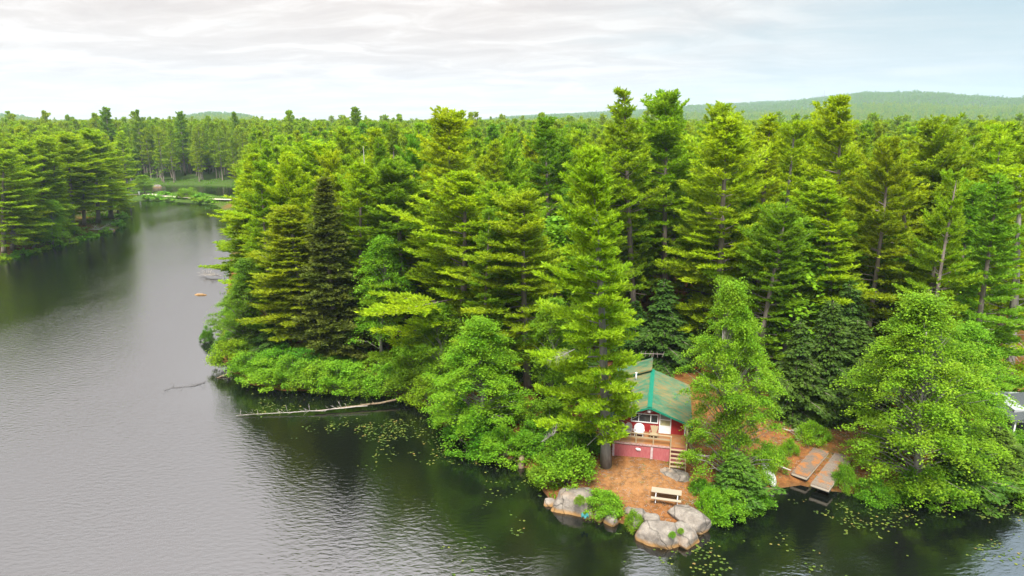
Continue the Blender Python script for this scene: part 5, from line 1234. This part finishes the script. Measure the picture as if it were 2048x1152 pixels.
b = MB(); rnd = random.Random(19)
def tuft(x, y, z, h, n, spread):
    for _ in range(n):
        d = Vector((rnd.gauss(0, .5), rnd.gauss(0, .5), 1)).normalized()
        blade(b, Vector((x + rnd.gauss(0, spread), y + rnd.gauss(0, spread), z)), d, h * rnd.uniform(.5, 1.2), h * .28, rnd)
x, y, s = near_shore_points(30000, 40, 110, -35, 55, -.25, 16, 7)
c1 = sdist(x, y, clear)
for xx, yy, ss, cc_ in zip(x, y, s, c1):
    v_ = mnoise.noise(Vector((xx * .25, yy * .25, 0)))
    if cc_ < .3:
        if v_ > .28 and rnd.random() < .5: tuft(xx, yy, gz(xx, yy), .16, 5, .10)
    elif v_ > (-.25 if ss < 5 else .08) and rnd.random() < .55: tuft(xx, yy, gz(xx, yy), rnd.uniform(.25, .5), 9, .16)
x, y, s = near_shore_points(16000, 110, 330, -190, -50, -.3, 9, 8)
for xx, yy, ss in zip(x, y, s):
    if mnoise.noise(Vector((xx * .1, yy * .1, 0))) > -.1: tuft(xx, yy, gz(xx, yy), rnd.uniform(.35, .8), 6, .4)
tag(b.build('ground_plants', M['bush']), 'low ferns, grass and seedlings covering the banks', None, None, 'stuff')

b = MB(); rnd = random.Random(23)
x, y, s = near_shore_points(26000, 42, 62, 5, 34, 1.0, 30, 12)
c1 = sdist(x, y, clear)
for xx, yy, cc_ in zip(x, y, c1):
    if cc_ > .5 or rnd.random() > .22: continue
    z_ = gz(xx, yy); a_ = rnd.uniform(0, 6.28); L_ = rnd.uniform(.12, .5)
    d_ = Vector((math.cos(a_), math.sin(a_), rnd.uniform(-.05, .15))) * L_; p_ = Vector((xx, yy, z_ + .03))
    b.tube([p_, p_ + d_ * .5 + Vector((0, 0, .02)), p_ + d_], [.012, .010, .005], 3)
tag(b.build('fallen_twigs', M['bark_grey']), 'small sticks and twigs littering the needle-covered clearing', None, None, 'stuff')

# ------------------------------------------------------------------ air
if HAZE:
    hm = bpy.data.materials.new('haze'); hm.use_nodes = True; nt = hm.node_tree; nt.nodes.clear()
    out = nt.nodes.new('ShaderNodeOutputMaterial'); pv = nt.nodes.new('ShaderNodeVolumePrincipled')
    pv.inputs['Density'].default_value = HAZE; pv.inputs['Color'].default_value = (.66, .84, .96, 1); pv.inputs['Anisotropy'].default_value = .2
    nt.links.new(pv.outputs[0], out.inputs['Volume'])
    b = MB(); b.box((0, 2900, 135), (12400, 6800, 276)); h_ = b.build('haze', hm); tag(h_, kind='stuff')

# ------------------------------------------------------------------ sky and sun
w_ = bpy.data.worlds.new('World'); sc.world = w_; w_.use_nodes = True; nt = w_.node_tree
bg = nt.nodes['Background']; bg.inputs['Strength'].default_value = SKY_STR
sky = nt.nodes.new('ShaderNodeTexSky'); sky.sky_type = 'NISHITA'; sky.sun_disc = False
sky.sun_elevation = SUN_EL; sky.sun_rotation = SUN_AZ; sky.altitude = 200; sky.air_density = 1.0; sky.dust_density = 2.5
tc_ = nt.nodes.new('ShaderNodeTexCoord').outputs['Generated']
sep = nt.nodes.new('ShaderNodeSeparateXYZ'); nt.links.new(tc_, sep.inputs[0])
zz = mathn(nt, 'ADD', mathn(nt, 'MAXIMUM', sep.outputs[2], 0), .10)          # clouds lie on a flat layer overhead
cv = nt.nodes.new('ShaderNodeCombineXYZ')
nt.links.new(mathn(nt, 'DIVIDE', sep.outputs[0], zz), cv.inputs[0]); nt.links.new(mathn(nt, 'DIVIDE', sep.outputs[1], zz), cv.inputs[1])
n0 = noise_n(nt, cv.outputs[0], .8, 2, .5)
wv = N(nt, 'ShaderNodeVectorMath', operation='ADD'); nt.links.new(cv.outputs[0], wv.inputs[0])
w3 = nt.nodes.new('ShaderNodeCombineXYZ'); nt.links.new(mathn(nt, 'MULTIPLY', n0, 1.6), w3.inputs[0]); nt.links.new(mathn(nt, 'MULTIPLY', n0, -1.1), w3.inputs[1]); nt.links.new(w3.outputs[0], wv.inputs[1])
n1 = noise_n(nt, mapping(nt, wv.outputs[0], (.5, .6, 1), (0, 0, .5)), .8, 9, .58)
n2 = noise_n(nt, mapping(nt, wv.outputs[0], (.7, 1.1, 1), (0, 0, .4)), 1.9, 10, .62)
# thin blue gaps towards +x, thick warm overcast elsewhere
side = ramp(nt, [(.50, (0, 0, 0)), (.78, (1, 1, 1))], mathn(nt, 'MULTIPLY_ADD', sep.outputs[0], .5, .5))
cov = mathn(nt, 'SUBTRACT', mathn(nt, 'MULTIPLY_ADD', n1, 1.0, .42), mathn(nt, 'MULTIPLY', side.outputs[0], .44))
covr = ramp(nt, [(.30, (0, 0, 0)), (.78, (1, 1, 1))], cov)
warm = ramp(nt, [(.36, (5.9, 5.3, 5.0)), (.50, (6.6, 6.0, 5.65)), (.60, (7.5, 7.0, 6.65))], n2)
cool = ramp(nt, [(.35, (5.0, 5.45, 5.7)), (.6, (6.2, 6.35, 6.3))], n2)
cl_ = mixc(nt, side.outputs[0], warm.outputs[0], cool.outputs[0])
thin = mixc(nt, .75, sky.outputs[0], (3.9, 5.1, 5.5, 1))
skyc = mixc(nt, covr.outputs[0], thin, cl_)
# an overcast sky is brighter overhead than at the horizon
zb = ramp(nt, [(.17, (0, 0, 0)), (.65, (1, 1, 1))], sep.outputs[2])
skyc = mixc(nt, 1.0, skyc, mixc(nt, zb.outputs[0], (1, 1, 1), (3.95, 4.1, 4.4)), 'MULTIPLY')
nt.links.new(skyc, bg.inputs['Color'])
ld = bpy.data.lights.new('sun', 'SUN'); ld.energy = SUN_E; ld.angle = SUN_ANG; ld.color = (1, .95, .86)
lo = bpy.data.objects.new('sun', ld); col.objects.link(lo)
lo.rotation_euler = (R(90) - SUN_EL, 0, R(180) - SUN_AZ)
sc.view_settings.view_transform = 'Standard'; sc.view_settings.look = 'None'; sc.view_settings.gamma = 1; sc.view_settings.use_curve_mapping = False
sc.view_settings.exposure = EXPO
sc.cycles.use_denoising = True; sc.cycles.max_bounces = 6; sc.cycles.diffuse_bounces = 4; sc.cycles.glossy_bounces = 2; sc.cycles.transmission_bounces = 4
sc.cycles.volume_bounces = 0; sc.cycles.caustics_reflective = False; sc.cycles.caustics_refractive = False
